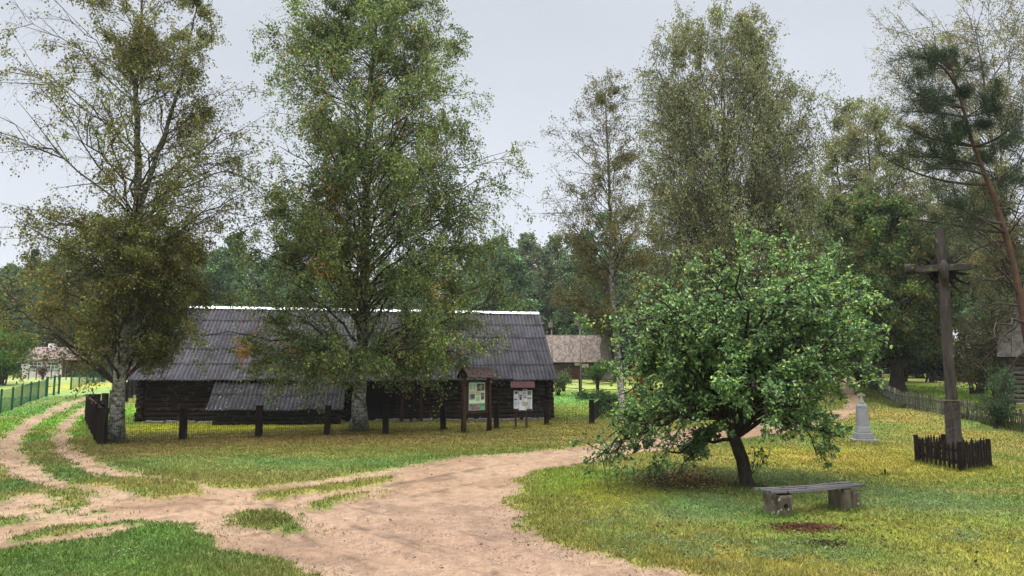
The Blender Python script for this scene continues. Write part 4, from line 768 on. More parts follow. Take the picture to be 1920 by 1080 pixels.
# ------------------------------------------------------------------ log barn
BL0 = at(265, 793, 35.3); BR0 = at(1028, 785, 38.2); ba = math.atan2(BR0[1] - BL0[1], BR0[0] - BL0[0]); LN = float(np.hypot(BR0[0] - BL0[0], BR0[1] - BL0[1])); DW = 8.6
zb_ = gz(*((BL0[:2] + BR0[:2]) / 2)) - .02
barn = empty('log_barn', (BL0[0], BL0[1], zb_), ba, label='long low dark log barn with a grey corrugated roof and a white ridge', cat='barn')
sl = .76; OV = .62; EZ = CAM_H - 7 * 38 / F_PX - zb_; HR = EZ + (DW / 2 + OV) * sl
def wall_logs(x0, x1, y, axis, z0, z1, r, rg, ends=.28, k=10):
    g = MB(); z = z0 + r * .9; i = 0
    while z < z1:
        rr = r * rg.uniform(.92, 1.06); n = 14; t = np.linspace(0, 1, n)
        a = x0 - ends * rg.uniform(.8, 1.15); b_ = x1 + ends * rg.uniform(.8, 1.15)
        wv = rg.normal(0, .008, n) + .012 * np.sin(t * 9 + rg.random() * 6)
        P = np.stack([a + (b_ - a) * t, y + wv, z + rg.normal(0, .004, n)], 1) if axis == 0 else np.stack([y + wv, a + (b_ - a) * t, z + rg.normal(0, .004, n)], 1)
        g.tubes(P, rr * (1 + rg.normal(0, .02, n)), k); z += r * 1.86; i += 1
    return g
rb = np.random.default_rng(12)
g = wall_logs(0, 12.1 - 7.0, 0, 0, .10, EZ + .32, .115, rb)   # left bay (left of the lean-to), full row drawn in pieces
g = wall_logs(0, LN, 0, 0, .12, EZ + .36, .115, rb); g.build('wall', M_log, barn, True)
wall_logs(0, LN, DW, 0, .12, EZ + .36, .115, rb).build('wall', M_log, barn, True)
for xx in (0, LN): wall_logs(0, DW, xx, 1, .22, EZ + .36, .115, rb).build('wall', M_logside, barn, True)
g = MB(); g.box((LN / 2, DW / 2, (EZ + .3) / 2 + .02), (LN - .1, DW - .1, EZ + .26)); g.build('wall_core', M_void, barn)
for xx in (.02, LN - .02):      # gable boards
    g = MB(); nbd = 40
    for i in range(nbd):
        y0 = DW * i / nbd; ym = y0 + DW / nbd / 2; hz = EZ + OV * sl + (DW / 2 - abs(ym - DW / 2)) * sl - .12; g.box((xx + rb.normal(0, .004), ym, (EZ + .38 + hz) / 2), (.03, DW / nbd - .012, max(hz - EZ - .38, .05)), col=None)
    g.build('gable', M_logside, barn)
# foundation stones
g = MB()
for i in range(70):
    x_ = LN * (i + rb.uniform(.2, .8)) / 70; w2 = rb.uniform(.22, .4); zt_ = rb.uniform(.12, .19); g.box((x_, -.06 + rb.normal(0, .02), zt_ / 2 - .04), (w2, .3, zt_ + .06), bev=.05)
g.build('foundation', M_found, barn)
def corrugated(width, slope_len, rows, sheets, p0, dx, ds, nrm, wl=.19, amp=.032, sagf=None, skirt=.12, jit=.02, rg=rb):
    """sheets of wavy roofing laid from eave up; p0 eave corner, dx along, ds up the slope"""
    g = MB(); p0, dx, ds, nrm = map(lambda a: np.array(a, float), (p0, dx, ds, nrm)); sw = width / sheets; rl = slope_len / rows; nc = int(round(sw / wl)) * 6 + 1
    for r__ in range(rows):
        for s2 in range(sheets):
            u = np.linspace(0, sw + .03, nc); v = np.array([0, .035, .05, .5, 1.0]) * (rl + skirt); u0 = s2 * sw + rg.normal(0, .004); v0 = r__ * rl - skirt * .4 + rg.normal(0, jit); sk_ = rg.normal(0, .006)
            UU, VV = np.meshgrid(u, v); hh = amp * np.sin((UU + u0) / wl * 2 * math.pi) + .026 * (1 - VV / (rl + skirt)) + rg.normal(0, .004)
            P = p0 + (UU + u0 + sk_ * VV)[..., None] * dx + (VV + v0)[..., None] * ds + hh[..., None] * nrm
            if sagf is not None: P[..., 2] += sagf(UU + u0, VV + v0)
            m_, n_ = UU.shape; f = [(i * n_ + j, i * n_ + j + 1, (i + 1) * n_ + j + 1, (i + 1) * n_ + j) for i in range(m_ - 1) for j in range(n_ - 1)]
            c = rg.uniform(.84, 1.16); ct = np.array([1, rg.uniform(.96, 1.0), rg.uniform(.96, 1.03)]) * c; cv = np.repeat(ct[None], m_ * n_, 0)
            cv = cv * (1 - .5 * np.sin((UU + u0) / wl * 2 * math.pi + math.pi).clip(0, 1).ravel()[:, None]); cv *= np.where(VV.ravel() < .04 * rl, .34, 1)[:, None]  # rib shading in the valleys and overlap shadow at lower edges, painted as colour
            g.add(P.reshape(-1, 3), f, None, cv)
    return g
def solid(o, t): m = o.modifiers.new('thickness', 'SOLIDIFY'); m.thickness = t; m.offset = -1; return o
sn = 1 / math.hypot(1, sl); ds = (0, sn, sl * sn); nr_ = (0, -sl * sn, sn); SLEN = (DW / 2 + OV) / sn
def sag(u, v): x_ = u - .55; return -.13 * np.exp(-((x_ - 8.2) / 1.6) ** 2) * np.clip(1 - v / 2.6, 0, 1) + .08 * np.exp(-((x_ - 6.2) / 1.0) ** 2) * np.clip(1 - v / 2, 0, 1) + .012 * np.sin(x_ * 1.1 + v) + .10 * np.clip(1 - x_ / LN, 0, 1) * v / SLEN
RW = LN + .55 + .35
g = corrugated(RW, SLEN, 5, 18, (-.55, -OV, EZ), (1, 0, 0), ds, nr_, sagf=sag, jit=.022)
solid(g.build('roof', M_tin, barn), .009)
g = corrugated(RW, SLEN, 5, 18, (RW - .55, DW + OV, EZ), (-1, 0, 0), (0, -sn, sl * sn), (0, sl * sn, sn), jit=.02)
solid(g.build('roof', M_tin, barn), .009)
g = MB()
for i in range(12):
    xa = -.6 + RW * i / 12; xb = -.6 + RW * (i + 1) / 12 + .04; zr = HR + .04; z1 = zr + .10 * (1 - i / 12); z2 = zr + .10 * (1 - (i + 1) / 12)
    Vv = []
    for x_, z_ in ((xa, z1), (xb, z2)): Vv += [(x_, DW / 2 - .20, z_ - .10), (x_, DW / 2 - .05, z_ + .035), (x_, DW / 2 + .05, z_ + .035), (x_, DW / 2 + .20, z_ - .10)]
    g.add(Vv, [(0, 4, 5, 1), (1, 5, 6, 2), (2, 6, 7, 3)])
solid(g.build('ridge_cap', M_cap, barn), .012)
for xx in (-.50, LN + .30):
    for sg, yy in ((1, -OV + .06), (-1, DW + OV - .06)): g = MB(); g.beam((xx, yy, EZ - .08), (xx, DW / 2, HR - .12), .03, .14); g.build('bargeboard', M_dark, barn)
for i in range(20): xx = .3 + i * (LN - .6) / 19; g = MB(); g.beam((xx, -OV + .1, EZ - .08), (xx, .4, EZ - .08 + (OV + .3) * sl), .1, .1); g.build('rafter', M_dark, barn)
# local x for a pixel column on the front wall
def bx(px, Yl=0.0):
    d = ray(px, 750); # intersect vertical plane y_local = Yl
    o = np.array([BL0[0], BL0[1]]) + Yl * np.array([-math.sin(ba), math.cos(ba)]); e1 = np.array([math.cos(ba), math.sin(ba)]); dd = d[:2]
    A_ = np.array([[dd[0], -e1[0]], [dd[1], -e1[1]]]); t, s2 = np.linalg.solve(A_, o); return s2
# lean-to
la, lb = bx(392, -1.6), bx(645, -1.6); lz = CAM_H - (768 - 705) * 33.9 / F_PX - zb_; lr = math.hypot(1.7, EZ - lz); dsl = (0, 1.75 / lr, (EZ - .02 - lz) / lr)
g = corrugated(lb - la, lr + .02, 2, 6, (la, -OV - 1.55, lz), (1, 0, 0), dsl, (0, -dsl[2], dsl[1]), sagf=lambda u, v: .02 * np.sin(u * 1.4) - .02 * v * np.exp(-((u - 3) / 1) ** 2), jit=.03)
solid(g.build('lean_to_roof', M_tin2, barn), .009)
g = wall_logs(la + .35, lb - .25, -1.75, 0, .02, lz - .02, .10, rb, ends=.1); g.build('lean_to_wall', M_log, barn, True)
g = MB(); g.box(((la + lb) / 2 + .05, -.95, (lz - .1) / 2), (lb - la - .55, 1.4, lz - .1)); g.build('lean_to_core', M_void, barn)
# dark open bay, doors, posts
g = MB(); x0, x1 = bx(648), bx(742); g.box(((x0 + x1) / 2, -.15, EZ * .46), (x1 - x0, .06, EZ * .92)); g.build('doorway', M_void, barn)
g = MB(); x0, x1 = bx(757), bx(788)
for i in range(6): g.box((x0 + (x1 - x0) * (i + .5) / 6, -.17, .95), ((x1 - x0) / 6 - .012, .05, 1.45))
dr = g.build('door', M_dark, barn); g = MB(); g.box((x1 - .12, -.21, .95), (.03, .04, .14), bev=.006); g.build('handle', M_wire, dr)
for px in (754, 790, 752 + 3):
    if px == 755: continue
    g = MB(); g.box((bx(px), -.2, EZ * .48), (.16, .14, EZ * .96), bev=.01); g.build('door_post', M_brown, barn)
for px in (805, 822, 840, 857, 938):
    g = MB(); g.box((bx(px), -.14, EZ - .42), (.045, .05, .34)); g.build('batten', M_brown, barn)
g = MB(); g.box((bx(830), -.15, EZ - .62), (2.0, .05, .05)); g.build('batten', M_brown, barn)
for xx in (0.0, LN): g = MB(); g.box((xx, -.13, EZ * .5), (.2, .16, EZ * .98), bev=.01) if xx else g.box((.14, -.13, EZ * .5), (.05, .04, EZ * .98)); g.build('corner_post', M_dark, barn)
# ------------------------------------------------------------------ timber post fence with wire mesh round the barn
def post(mb, h, w_=.22, lean=(0, 0)): mb.box((lean[0] * h / 2, lean[1] * h / 2, h / 2 - .15), (w_, w_ * .8, h + .3), np.array([[1, 0, lean[0]], [0, 1, lean[1]], [0, 0, 1]]), bev=.015)
FP = [(191, 836, 1.17), (343, 826, 1.08), (485, 822, 1.12), (613, 817, 1.08), (723, 814, 1.07), (831, 807, 1.06), (931, 803, 1.10), (1025, 797, 1.08), (1110, 795, 1.08), (1131, 776, .95)]
pts = [on(px, py) for px, py, _ in FP]; o0 = pts[0]
fr = empty('timber_fence', o0, label='fence of short black timber posts with wire mesh along the front of the barn', cat='fence')
for (px, py, h_), p_ in zip(FP, pts):
    g = MB(); post(g, h_, .22, (rb.normal(0, .012), 0)); q = g.build('post', M_dark, fr); q.location = p_ - o0; q.rotation_euler = (0, 0, rb.uniform(-.15, .15))
    g = MB(); g.box((0, 0, h_ + .012), (.26, .22, .025), bev=.006); c = g.build('cap', M_dark, q)
def wirepanel(pts, h, zoff, step, rw, cols=(M_wire), nh=8):
    g = MB()
    for a_, b_ in zip(pts[:-1], pts[1:]):
        L_ = np.linalg.norm(b_ - a_); n = max(2, int(L_ / step)); t = np.linspace(0, 1, n)[:, None]; P = a_ + (b_ - a_) * t
        g.tubes(np.stack([P + (0, 0, zoff), P + (0, 0, zoff + h)], 1), rw, 3, cap=False)
        hh = np.linspace(zoff, zoff + h, nh); g.tubes(np.stack([np.array([a_ + (0, 0, z_) for z_ in hh]), np.array([b_ + (0, 0, z_) for z_ in hh])], 1), rw, 3, cap=False)
    return g
wirepanel([p_ - o0 + np.array([0, .1, 0]) for p_ in pts], .85, .05, .07, .0042).build('wire_mesh', M_wire, fr)
# side run going back from the corner
SP = [(191, 836, 23.6), (187, 818, 26.6), (184, 806, 29.6), (180, 796, 32.6), (176, 788, 36.0)]
p0s = pts[0]; sidebase = [p0s + (onY(176, 36.0) - p0s) * t for t in (.2, .4, .6, .8, 1.0)]
f2 = empty('timber_fence', sidebase[0], label='dark fence run going straight back from the corner post, seen end-on left of the birch', cat='fence')
for i, p_ in enumerate(sidebase):
    p_ = p_.copy(); p_[2] = gz(p_[0], p_[1]); sidebase[i] = p_; g = MB(); post(g, 1.2, .26); q = g.build('post', M_dark, f2); q.location = p_ - sidebase[0]
    g = MB(); g.box((0, 0, 1.215), (.30, .25, .025), bev=.006); g.build('cap', M_dark, q)
g = MB()
a_, b_ = p0s - sidebase[0], sidebase[-1] - sidebase[0]; g.beam(a_ + (-.13, .12, 1.12), b_ + (-.13, 0, 1.14), .05, .09); g.build('rail', M_brown, f2)
g = MB()
for i in range(70):
    q = a_ + (b_ - a_) * (i + .5) / 70; g.box(q + (-.15, .1, .52), (.03, .17, 1.0))
g.build('boarding', M_dark, f2)
s3 = [onY(px, Y) for px, Y in ((190, 36.5), (205, 37.5), (219, 41), (231, 44.5), (243, 47.5), (252, 50.5), (260, 53.5), (266, 57))]
f3_ = empty('timber_fence', s3[0], label='row of dark square fence posts receding past the left gable of the barn', cat='fence')
for p_ in s3:
    g = MB(); post(g, 1.22, .25); q = g.build('post', M_dark, f3_); q.location = p_ - s3[0]; g = MB(); g.box((0, 0, 1.235), (.29, .25, .025), bev=.006); g.build('cap', M_dark, q)
wirepanel([p_ - s3[0] for p_ in s3], .9, .05, .12, .004).build('wire_mesh', M_wire, f3_)
# ------------------------------------------------------------------ green panel fence on the left
GP = [onY(px, Y) for px, Y in ((-75, 33.5), (-30, 36.5), (12, 39.5), (33, 42), (50, 44.5), (66, 47.3), (80, 50), (94, 52.5))]
gf = empty('green_fence', GP[0], label='green mesh panel fence with thin green posts along the left verge of the track', cat='fence')
for p_ in GP: g = MB(); g.box((0, 0, .62), (.08, .08, 1.34), bev=.008); q = g.build('post', M_greenpaint, gf); q.location = p_ - GP[0]
wirepanel([p_ - GP[0] for p_ in GP], 1.15, .06, .08, .006, nh=6).build('mesh_panel', M_greenpaint, gf)
ga, gb = onY(96, 53), onY(118, 55)
gt = empty('green_gate', ga, label='small green metal double gate at the end of the green fence', cat='gate')
d_ = gb - ga
for t_ in (0, .58, 1): g = MB(); g.box(d_ * t_ + (0, 0, .68), (.11, .11, 1.46), bev=.01); g.build('gate_post', M_greenpaint, gt)
for a_, b_ in ((.03, .55), (.61, .97)):
    g = MB()
    for z_ in (.12, .68, 1.3): g.beam(d_ * a_ + (0, 0, z_), d_ * b_ + (0, 0, z_), .04, .04)
    q = g.build('gate_leaf', M_greenpaint, gt); wirepanel([d_ * a_, d_ * b_], 1.15, .13, .09, .003, nh=4).build('mesh_panel', M_greenpaint, q)
GQ = [onY(px, Y) for px, Y in ((140, 58), (155, 61.5), (169, 65), (181, 69), (192, 72.5), (202, 76), (214, 80))]
gq = empty('green_fence', GQ[0], label='second row of thin green fence posts beyond the gate, left of the birch trunk', cat='fence')
for p_ in GQ: g = MB(); g.box((0, 0, .68), (.09, .09, 1.46)); q = g.build('post', M_greenpaint, gq); q.location = p_ - GQ[0]
wirepanel([p_ - GQ[0] for p_ in GQ], 1.2, .06, .16, .007, nh=5).build('mesh_panel', M_greenpaint, gq)
GT = [onY(px, 80) for px in np.linspace(-10, 130, 11)]
gq = empty('garden_fence', GT[0], label='thin dark garden fence far back in front of the white house', cat='fence')
for p_ in GT: g = MB(); g.box((0, 0, .6), (.07, .07, 1.3)); q = g.build('post', M_wire, gq); q.location = p_ - GT[0]
wirepanel([p_ - GT[0] for p_ in GT], 1.0, .06, .4, .004, nh=3).build('wire_mesh', M_wire, gq)
# ------------------------------------------------------------------ rope rail fence behind the barn
RP = [onY(px, Y) for px, Y in ((1006, 66), (1028, 63), (1056, 60.5), (1087, 59), (1119, 58), (1165, 57.5), (1200, 57))]
rf = empty('rail_fence', RP[0], label='low fence of dark posts with two thin sagging rails across the far lawn', cat='fence')
for p_ in RP: g = MB(); post(g, 1.12, .24); q = g.build('post', M_dark, rf); q.location = p_ - RP[0]
for z_ in (.42, .9):
    g = MB()
    for a_, b_ in zip(RP[:-1], RP[1:]):
        t = np.linspace(0, 1, 9)[:, None]; P = (a_ - RP[0]) + (b_ - a_) * t + np.array([0, 0, 1]) * (z_ - .12 * 4 * t * (1 - t)); g.tubes(P, .028, 6)
    g.build('rail', M_brown, rf)
# ------------------------------------------------------------------ shingled house
hY = 75.0; hx1 = (1131 - 960) / F_PX * hY; hc = onY(1131, hY); hz = CAM_H - 1.5 / F_PX * hY - .1; HL, HD = 10.5, 5.6
hz = hc[2]; hb = np.array([hx1 - HL - .2, hY, hz])
hs = empty('shingled_house', hb, R(-1), label='small brown log house with a weathered shingle roof beyond the barn', cat='house')
ez = CAM_H + (705 - 680) * hY / F_PX - hz; rz_ = CAM_H + (705 - 628) * (hY + HD / 2) / F_PX - hz; hs_l = (rz_ - ez) / (HD / 2 + .5)
g = wall_logs(0, HL, 0, 0, 0, ez + .3, .12, rb, k=8); g.build('wall', M_housewall, hs, True)
wall_logs(0, HD, HL, 1, 0, ez + .3, .12, rb, k=8).build('wall', M_housewall, hs, True); wall_logs(0, HD, 0, 1, 0, ez + .3, .12, rb, k=8).build('wall', M_housewall, hs, True); wall_logs(0, HL, HD, 0, 0, ez + .3, .12, rb, k=8).build('wall', M_housewall, hs, True)
g = MB(); g.box((HL / 2, HD / 2, ez / 2), (HL - .1, HD - .1, ez + .2)); g.build('wall_core', M_housewall, hs)
def shingles(width, p0, dx, ds, nrm, slen, row=.28, sw=.16, rg=rb, th=.02):
    g = MB(); p0, dx, ds, nrm = map(lambda a: np.array(a, float), (p0, dx, ds, nrm)); nrw = int(slen / row)
    for i in range(nrw):
        n = int(width / sw); rot = np.stack([dx, ds, nrm], 1)
        for j in range(n):
            w_ = width / n; c = p0 + dx * ((j + .5) * w_ + (.5 * w_ if i % 2 else 0) * .6) + ds * (i * row + row * .6 + rg.normal(0, .01)) + nrm * (.02 + rg.uniform(0, .01)); g.box(c, (w_ * .93, row * 1.3, th), rot, col=np.ones(3) * rg.uniform(.6, 1.35))
    return g
sn2 = 1 / math.hypot(1, hs_l); RL = (HD / 2 + .5) / sn2
for side in (0, 1):
    p0 = (-.35, -.5, ez) if side == 0 else (HL + .35, HD + .5, ez); dx_ = (1, 0, 0) if side == 0 else (-1, 0, 0); d2 = (0, sn2, hs_l * sn2) if side == 0 else (0, -sn2, hs_l * sn2); n2_ = (0, -hs_l * sn2, sn2) if side == 0 else (0, hs_l * sn2, sn2)
    g = shingles(HL + .7, p0, dx_, d2, n2_, RL, .26, .2)
    c = np.array(p0) + np.array(dx_) * (HL + .7) / 2 + np.array(d2) * RL / 2; g.box(c - np.array(n2_) * .04, (HL + .7, RL, .05), np.stack([dx_, d2, n2_], 1), col=(.4, .4, .4)); g.build('roof', M_shingle, hs)
for xx in (-.37, HL + .37):
    g = MB(); g.beam((xx, -.52, ez - .02), (xx, HD / 2, rz_ + .06), .05, .2); g.beam((xx, HD + .52, ez - .02), (xx, HD / 2, rz_ + .06), .05, .2); g.build('bargeboard', M_pole, hs)
    xg = .0 if xx < 0 else HL; g = MB(); g.add([(xg, 0, ez), (xg, HD, ez), (xg, HD / 2, rz_ - .1), (xg + .04, 0, ez), (xg + .04, HD, ez), (xg + .04, HD / 2, rz_ - .1)], [(0, 1, 4, 3), (1, 2, 5, 4), (2, 0, 3, 5)], [(0, 2, 1), (3, 4, 5)]); g.build('gable', M_housewall, hs)
def hx(px): return (px - 960) / F_PX * hY - hb[0]
M_reddoor = mat('reddish_door', (.04, .015, .013), (.06, .026, .022), 5, (1, 1, .2), bump=.1)
g = MB(); g.box((hx(1081), -.18, .95), (.95, .08, 1.9)); dr = g.build('door', M_reddoor, hs); g = MB(); g.box((.35 + hx(1081), -.24, .95), (.04, .05, .16)); g.build('handle', M_wire, dr)
for px in (1096,):
    g = MB(); g.box((hx(px), -.16, 1.15), (1.0, .06, .8)); wn = g.build('window', M_reddoor, hs); g = MB(); g.box((hx(px), -.2, 1.35), (.7, .04, .36)); g.build('pane', M_white, wn)
g = MB(); g.box((hx(1081), -.2, 1.55), (.5, .06, .34)); g.build('door_light', M_white, dr)
# ------------------------------------------------------------------ poles with nest boxes
for px, Y, top, lab in ((1088, 58.2, 606, 'thin tall pole with a small pale box on top before the shingled house'), (1035, 66, 610, 'thin tall pole with a round pale box beside the right end of the barn roof')):
    p_ = onY(px, Y); hgt = CAM_H + (705 - top) * Y / F_PX - p_[2]; po = empty('nest_box_pole', p_, label=lab, cat='pole'); g = MB(); g.tubes(np.array([(0, 0, -.1), (.01, 0, hgt * .5), (-.04, 0, hgt)]), [.06, .05, .035], 8); g.build('pole', M_pole, po, True)
    g = MB()
    if px == 1088:
        g.box((-.22, 0, hgt + .05), (.42, .3, .5), bev=.01); g.box((-.22, 0, hgt + .33), (.52, .4, .05))
    else:
        g.lathe([(.0, -.22), (.19, -.22), (.2, 0), (.18, .2), (0, .24)], 12, (-.12, 0, hgt))
    bxo = g.build('nest_box', M_pole, po); g = MB(); g.tubes(np.array([(-.18, -.16, hgt + .08), (-.18, -.215, hgt + .08)]), .05, 10); g.build('entrance_hole', M_void, bxo)
# large ash trunk right of the shingled house
b = onY(1138, 72); 
make_tree('ash_tree', b, [([(0, 0, 0), (-.2, 0, 3), (.1, 0, 6), (.1, 0, 14)], .62)], [(5, 2.5, 3), (8, 5, 5), (12, 5.5, 5), (15, 3, 3), (17, .5, .5)], (M_bark, M_twig), nb=50, m2=8, m3=4, nl=5, lsz=(.2, .32), h0=4.5, rise=(.1, .5), spread=.55, droop3=.2, jit=.1, twigs=False, leafmat_=M_far,
    colf=bgcol(S(78, 108, 72), S(58, 86, 56), S(104, 134, 92), 5), seed=91, label='thick grey ash trunk beside the right end of the shingled house', cat='tree')
# ------------------------------------------------------------------ notice boards
def img_mat(name, cols, scale, sharp=.02):
    m, t, b_ = newmat(name); N = t.nodes.new; L = t.links.new; tc = N('ShaderNodeTexCoord'); no = N('ShaderNodeTexNoise'); no.inputs['Scale'].default_value = scale; no.inputs['Detail'].default_value = 4; L(tc.outputs['Object'], no.inputs['Vector'])
    cr = N('ShaderNodeValToRGB'); e = cr.color_ramp.elements; e[0].position = .35; e[0].color = (*cols[0], 1); e[1].position = .65; e[1].color = (*cols[-1], 1)
    for i, c in enumerate(cols[1:-1]): q = e.new(.35 + .3 * (i + 1) / (len(cols) - 1)); q.color = (*c, 1)
    L(no.outputs['Fac'], cr.inputs[0]); L(cr.outputs[0], b_.inputs['Base Color']); b_.inputs['Roughness'].default_value = .4; return m
K2 = 1.15
M_photo = img_mat('old_photograph', [(.02, .02, .022), (.05, .05, .05), (.25, .25, .24)], 7)
M_crowd = img_mat('crowd_photograph', [(.03, .025, .03), (.12, .09, .09), (.35, .28, .26)], 22)
M_map = img_mat('map_print', [(.30, .28, .12), (.42, .33, .2), (.30, .38, .2)], 9)
M_pgreen = mat('pale_green_print', (.36, .52, .30), (.50, .62, .46), 2, bump=0, rough=.4); M_tagg = mat('bright_green_card', (.02, .50, .18), bump=0, rough=.5); M_paper = mat('white_paper', (.62, .64, .72), (.54, .56, .64), 3, bump=0, rough=.6)
M_ink = mat('ink', (.05, .06, .05), bump=0); M_dgreen = mat('dark_green_print', (.03, .10, .03), bump=0)
pL, pR = on(869, 812), on(917, 809); Yn = (pL[1] + pR[1]) / 2; sb = Yn / F_PX; cb = (pL + pR) / 2
nb_ = empty('information_board', cb, math.atan2(pR[1] - pL[1], pR[0] - pL[0]), label='large roofed information board with a green printed panel between two brown posts', cat='notice board')
def nz(py): return CAM_H + (705 - py) * sb - cb[2]
wd_ = np.linalg.norm(pR - pL)
for sx_ in (-1, 1):
    g = MB(); g.tubes(np.array([(sx_ * wd_ / 2, 0, -.1), (sx_ * wd_ / 2 + .015, 0, .5), (sx_ * wd_ / 2 - sx_ * .0, 0, 1.3), (sx_ * (wd_ / 2 - .02), 0, nz(706))]), [.115, .10, .085, .09], 10); g.build('post', M_brown, nb_, True)
g = MB(); g.box((0, .03, (nz(713) + nz(771)) / 2), (wd_ - .14, .05, nz(713) - nz(771)), bev=.008); pn = g.build('panel', M_brown, nb_)
PW = 38 * sb; px0 = -PW / 2
def nbx(px): return (px - 894.5) * sb
def prt(name, x0, y0, x1, y1, m, lvl, par=None):
    g = MB(); g.box(((nbx(x0) + nbx(x1)) / 2, -.0 - .004 * lvl, (nz(y0) + nz(y1)) / 2), (abs(nbx(x1) - nbx(x0)), .004, abs(nz(y0) - nz(y1)))); return g.build(name, m, par or pn)
prt('poster', 875.6, 717, 914.6, 768, M_pgreen, 1); prt('heading', 877, 713.8, 905, 716.2, M_dgreen, 1)
prt('photograph', 894.5, 719, 913, 732.5, M_photo, 2); prt('photograph', 876.5, 738, 890, 748, M_photo, 2); prt('photograph', 905, 736, 913, 749, M_photo, 2); prt('map', 891, 733, 904.5, 741, M_map, 2); prt('photograph', 876, 733, 890, 737, M_map, 2)
prt('photograph', 876, 755.5, 914, 767.4, M_crowd, 2); prt('card', 904, 761.5, 913.8, 766.4, M_tagg, 3)
g = MB()
for i in range(9):
    for j_ in range(2): x0 = nbx(877 + 8.5 * j_); z_ = nz(721 + i * 1.15); g.box((x0 + .06, -.0085, z_), (.12 * (1 if (i + j_) % 3 else .7), .003, .008))
for i in range(7): g.box((nbx(897), -.0085, nz(743.5 + i * 1.2)), (.2 * (1 if i % 3 else .8), .003, .008))
g.build('text', M_ink, pn)
g = MB(); g.beam((-wd_ / 2 - .1, 0, nz(703)), (wd_ / 2 + .1, 0, nz(703)), .12, .1); g.beam((-wd_ / 2, 0, nz(772)), (wd_ / 2, 0, nz(772)), .08, .06); g.build('crossbeam', M_brown, nb_)
rz0, rz1 = nz(708.5), nz(690); hw = .36; rs = math.hypot(hw, rz1 - rz0)
for sg in (1, -1):
    d2 = np.array([0, sg * hw / rs, (rz1 - rz0) / rs]); nn_ = np.array([0, -sg * (rz1 - rz0) / rs, hw / rs]); W2 = 68 * sb
    g = shingles(W2, (-sg * W2 / 2, -sg * hw, rz0), (sg, 0, 0), d2, nn_, rs, .115, .07, th=.012); g.box(np.array([0, -sg * hw / 2, (rz0 + rz1) / 2]) - nn_ * .01, (W2, rs, .02), np.stack([(sg, 0, 0), d2, nn_], 1), col=(.5, .5, .5)); g.build('roof', M_shingled, nb_)
g = MB(); W2 = 60 * sb; g.box((0, 0, rz1 + .02), (W2, .07, .03), col=(1.4, 1.4, 1.4)); g.build('ridge_board', M_shingled, nb_)
for xx in (-.62, .62): g = MB(); g.beam((xx, -hw + .03, rz0 - .03), (xx, 0, rz1 - .03), .03, .07); g.beam((xx, hw - .03, rz0 - .03), (xx, 0, rz1 - .03), .03, .07); g.build('roof_brace', M_brown, nb_)
# small board
qL, qR = on(967, 804), on(987, 803); Yn = (qL[1] + qR[1]) / 2; sb = Yn / F_PX; cb = (qL + qR) / 2
sbd = empty('notice_board', cb, 0, label='small notice board with white papers under a dark red corrugated roof', cat='notice board')
for sx_ in (-1, 1): g = MB(); g.box((sx_ * 10 * sb, .03, .5 * nz(725)), (.085, .07, nz(725) + .2), bev=.01); g.build('post', M_brown, sbd)
g = MB(); g.box((3.0 * sb, -.02, (nz(732) + nz(769)) / 2), (35 * sb, .04, nz(731) - nz(769.5)), bev=.006); pn = g.build('panel', M_brown, sbd)
def nbx(px): return (px - 977) * sb
def prt2(name, x0, y0, x1, y1, m, lvl):
    g = MB(); g.box(((nbx(x0) + nbx(x1)) / 2, -.042 - .004 * lvl, (nz(y0) + nz(y1)) / 2), (abs(nbx(x1) - nbx(x0)), .0035, abs(nz(y0) - nz(y1)))); return g.build(name, m, pn)
for i, (a0, c0, a1, c1) in enumerate(((963.3, 732, 972, 745), (963.4, 745.4, 972, 756), (963.4, 756.5, 972.5, 766), (972.6, 732.6, 980, 742), (972.4, 742.6, 980.4, 754), (973, 754.4, 985, 767.8), (980.5, 729.6, 988.5, 746.8), (988.8, 731.5, 997.6, 744), (981, 747.2, 989, 754), (989.3, 744.5, 997.5, 757), (985.4, 757.4, 997.4, 768.4))): prt2('paper', a0, c0, a1, c1, M_paper, 1)
for a0, c0, a1, c1 in ((982, 736, 986.4, 745.5), (989.5, 733, 996, 740.5), (974, 743, 978.5, 749.5), (965, 733.5, 970.5, 738), (989.6, 745, 996, 747.5), (964, 747, 970, 749), (973.4, 739.5, 979, 741.4), (981.6, 730.3, 987, 732)): prt2('photograph', a0, c0, a1, c1, M_photo, 2)
prt2('picture', 978.5, 752, 988, 760, M_map, 3); prt2('photograph', 983, 737, 985.6, 743, M_paper, 3); prt2('card', 963.4, 765, 973, 768.6, M_redtin, 3); prt2('card', 987, 765.2, 997, 768.6, M_redtin, 3)
g = MB()
for i in range(9): g.box((nbx(967.5), -.0515, nz(749.5 + i * 1.5)), (.13 * (.6 + .4 * ((i * 7) % 3) / 2), .003, .008))
for i in range(6): g.box((nbx(993), -.0515, nz(748.5 + i * 1.4)), (.12, .003, .008)); g.box((nbx(991), -.0515, nz(759 + i * 1.1)), (.2 * (.6 + .4 * ((i * 5) % 3) / 2), .003, .007))
g.build('text', M_ink, pn)
zlo, zhi = nz(727.5), nz(715.5); ws = 44 * sb; dsx = np.array([0, .42, zhi - zlo]); rl_ = np.linalg.norm(dsx); dsx /= rl_
g = corrugated(ws, rl_, 1, 1, (-ws / 2 + .05, -.28, zlo), (1, 0, 0), dsx, (0, -dsx[2], dsx[1]), wl=.075, amp=.014, skirt=.0, jit=0); solid(g.build('roof', M_redtin, sbd), .005)
g = MB(); g.beam((-ws / 2 + .1, .0, zlo + .08), (ws / 2, .0, zlo + .08), .05, .06); g.build('crossbeam', M_brown, sbd)
